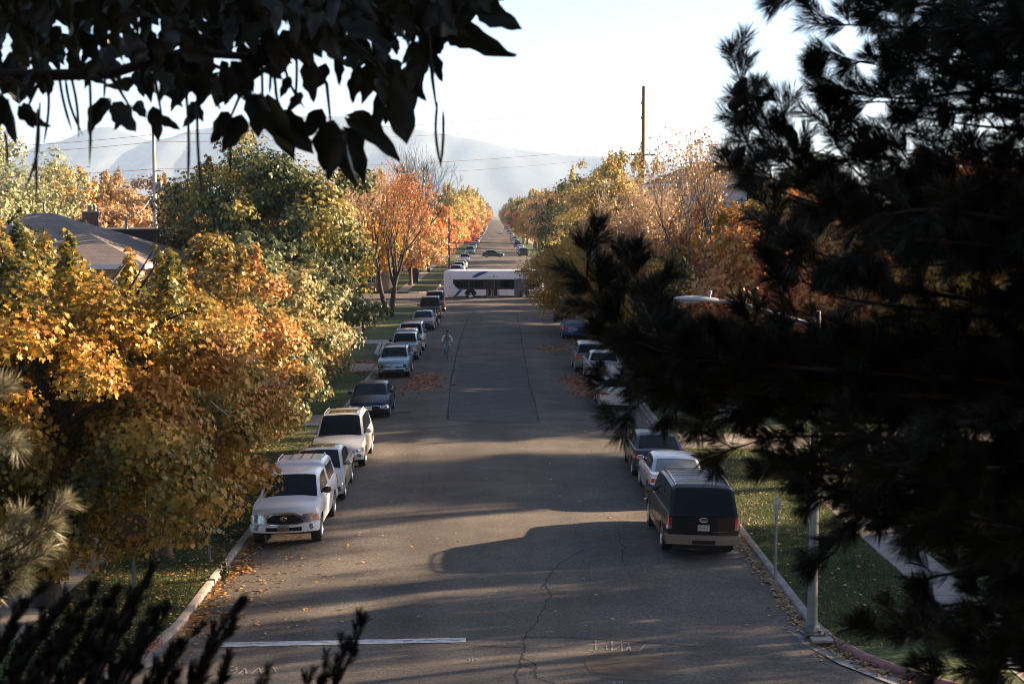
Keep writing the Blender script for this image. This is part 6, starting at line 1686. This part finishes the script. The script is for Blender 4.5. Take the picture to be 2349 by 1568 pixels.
for tip in ((110, 1420), (170, 1410), (235, 1405), (300, 1375), (350, 1420), (60, 1480), (130, 1475), (210, 1470), (280, 1440), (330, 1490), (400, 1560), (20, 1470), (170, 1540), (270, 1530), (340, 1560), (440, 1590), (80, 1550), (10, 1350), (70, 1375), (140, 1400), (205, 1380), (262, 1372), (330, 1338), (300, 1400), (372, 1420), (430, 1470), (470, 1500), (540, 1395), (520, 1450), (400, 1500), (350, 1460), (180, 1440), (100, 1440), (240, 1450), (30, 1430), (450, 1540), (520, 1530), (300, 1500), (200, 1510), (100, 1510), (0, 1500), (380, 1550), (500, 1575), (250, 1560), (150, 1570), (600, 1585)):
    x, y = tip; bj((x, y), (x - 45 + rr.uniform(-12, 12), y + 75), (x - 110 + rr.uniform(-20, 20), y + 200), (min(x - 150, 100), y + 420), Y0=rr.uniform(4.5, 5.6))
bj((826, 1447), (800, 1510), (765, 1580), (690, 1700), (400, 2000), Y0=4.8); bj((785, 1500), (770, 1550), (735, 1620), (600, 1800), (300, 2050), Y0=4.9); bj((740, 1552), (700, 1640), (500, 1850), (300, 2050), Y0=4.7); bj((700, 1580), (640, 1700), (400, 1950), Y0=5)
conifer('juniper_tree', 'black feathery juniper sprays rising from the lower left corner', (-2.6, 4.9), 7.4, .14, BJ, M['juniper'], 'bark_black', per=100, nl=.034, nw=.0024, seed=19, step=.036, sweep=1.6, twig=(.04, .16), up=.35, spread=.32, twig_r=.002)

# ------------------------------------------------------------------ fallen leaves and grass
rs = np.random.RandomState(21)
M['litter'] = leafmat('litter', [(.20, .09, .03), (.34, .16, .05), (.46, .25, .08), (.50, .32, .14)], 3, trans=.15, isl=.9)
M['litter_red'] = leafmat('litter_red', [(.22, .06, .02), (.34, .10, .03), (.42, .15, .04)], 3, trans=.1, isl=.9)
def scatter(name, pts, size, mat, tilt=.25):
    pts = np.array(pts); n = len(pts); Dn = rs.normal(0, tilt, (n, 3)); Dn[:, 2] = 1; Dn /= np.linalg.norm(Dn, axis=1)[:, None]
    T = rs.normal(0, 1, (n, 3)); T -= (T * Dn).sum(1)[:, None] * Dn; T /= np.linalg.norm(T, axis=1)[:, None]; Bv = np.cross(Dn, T); s = size * rs.uniform(.6, 1.3, n)
    V = pts[:, None, :] + s[:, None, None] * (T_HEX[None, :, 0, None] * 1.3 * Bv[:, None, :] + (T_HEX[None, :, 1, None] - .5) * T[:, None, :] + .25 * np.abs(T_HEX[None, :, 0, None]) * Dn[:, None, :])
    return tag(link(name, np_mesh(name, V.reshape(-1, 3), 6, mat)), kind='stuff')
def zg(x):
    return .02 + crown_z(x) if abs(x) < 6.5 else (.03 if abs(x) < 6.9 else .15)
pts = []
def sc(n, fx, fy, dz=(.008, .03)):
    for _ in range(n):
        x, y = fx(), fy(); pts.append((x, y, zg(x) + rs.uniform(*dz)))
U = rs.uniform
sc(1500, lambda: 6.86 - abs(rs.normal(0, .14)), lambda: U(33, 60), (.005, .05)); sc(500, lambda: 6.86 - abs(rs.normal(0, .3)), lambda: U(30, 70))
for _ in range(700):   # round the kerb corner
    a_ = U(0, 1.1); r_ = 7.0 + abs(rs.normal(0, .2)); x = 13.9 - r_ * math.cos(a_); y = 33 - r_ * math.sin(a_); pts.append((x, y, .03 + U(.0, .05)))
sc(1500, lambda: -6.86 + abs(rs.normal(0, .22)), lambda: U(30, 46), (.005, .05)); sc(420, lambda: -6.8 + abs(rs.normal(0, 1.1)), lambda: U(32, 46)); sc(900, lambda: -6.8 + abs(rs.normal(0, .25)), lambda: U(46, 100)); sc(150, lambda: U(-6.4, 6), lambda: U(31, 75)); sc(160, lambda: -6.8 + abs(rs.normal(0, 2)), lambda: U(31, 42))
sc(250, lambda: -6.6 + abs(rs.normal(0, .2)), lambda: rs.normal(38.4, .35), (.01, .08))
sc(2600, lambda: U(-10.1, -7.05), lambda: U(30, 62), (.02, .06)); sc(900, lambda: U(-18, -11.4), lambda: U(30, 60), (.02, .06)); sc(700, lambda: U(7.1, 10.1), lambda: U(33, 70), (.02, .05)); sc(1500, lambda: U(11.4, 15), lambda: U(34, 60), (.02, .06)); sc(500, lambda: rs.normal(12.0, .5), lambda: rs.normal(42, 1.6), (.02, .08))
scatter('fallen_leaves', pts, .082, M['litter'])
pts = []
sc(1500, lambda: rs.normal(-3.9, .45), lambda: rs.normal(82.5, 1.5)); sc(600, lambda: rs.normal(-3.5, .35), lambda: rs.normal(78.6, .6)); sc(350, lambda: rs.normal(-5.1, .5), lambda: rs.normal(78, .8)); sc(300, lambda: rs.normal(-4.2, 1.1), lambda: rs.normal(80, 2.5))
sc(2600, lambda: rs.normal(4.6, .45), lambda: rs.normal(81.5, 1.4)); sc(1400, lambda: rs.normal(4.6, .4), lambda: rs.normal(76.6, 1.0)); sc(1100, lambda: rs.normal(6.9, .4), lambda: rs.normal(80, 2.5)); sc(1600, lambda: rs.normal(6.0, .5), lambda: U(92, 112)); sc(500, lambda: rs.normal(3.8, .6), lambda: rs.normal(101, 1.5)); sc(300, lambda: -6.7 + abs(rs.normal(0, .15)), lambda: U(70, 86)); sc(700, lambda: U(-10, -7), lambda: rs.normal(91.5, .5)); sc(500, lambda: U(-10, -7), lambda: rs.normal(85.5, .4))
scatter('fallen_leaves', pts, .11, M['litter_red'])
M['grass'] = leafmat('grass', [(.045, .07, .022), (.075, .10, .035), (.13, .13, .055)], .6, trans=.35, isl=.7)
P_ = []
for n, x0, x1, y0, y1 in ((52000, 7.08, 10.1, 31, 58), (26000, 11.4, 15.5, 33, 55), (34000, -10.1, -7.08, 29, 50), (12000, -16, -11.4, 30, 45), (14000, 7.1, 10.1, 58, 90), (9000, -10, -7.1, 50, 90)):
    P_.append(np.stack([U(x0, x1, n), U(y0, y1, n), np.full(n, .14)], 1))
P_ = np.concatenate(P_); n = len(P_); hgt = U(.035, .085, n); an = U(0, 6.28, n); w_ = .011
d_ = np.stack([np.cos(an), np.sin(an), np.zeros(n)], 1); ln_ = rs.normal(0, .03, (n, 3)); ln_[:, 2] = hgt
V = np.stack([P_ - d_ * w_, P_ + d_ * w_, P_ + ln_], 1).reshape(-1, 3)
tag(link('grass', np_mesh('grass', V, 3, M['grass'])), kind='stuff')
g4 = G(515, 1335, .05); wd = empty('weed', (g4.x, g4.y, .02), 0, 'tall dry weed growing from the left gutter', 'weed')
m = MB(); lv = []
for i in range(14):
    a_ = U(0, 6.28); h_ = U(.25, .95); q = Vector((math.cos(a_) * U(.02, .16), math.sin(a_) * U(.02, .16), h_)); m.tube([(0, 0, 0), q * .6 + Vector((0, 0, .05)), q], [.006, .005, .002], 4, M['needle_pale'], cap=False)
    for t in (.35, .5, .65, .8, .95): lv.append(tuple(q * t))
m.build('stem', wd, 60)
lv = np.repeat(np.array(lv), 3, axis=0); link('leaf', np_mesh('leaf', leaves_at(lv + rs.normal(0, .02, lv.shape), rs.normal(0, 1, lv.shape), .09, T_QUAD, rs), 4, M['needle_pale']), wd)
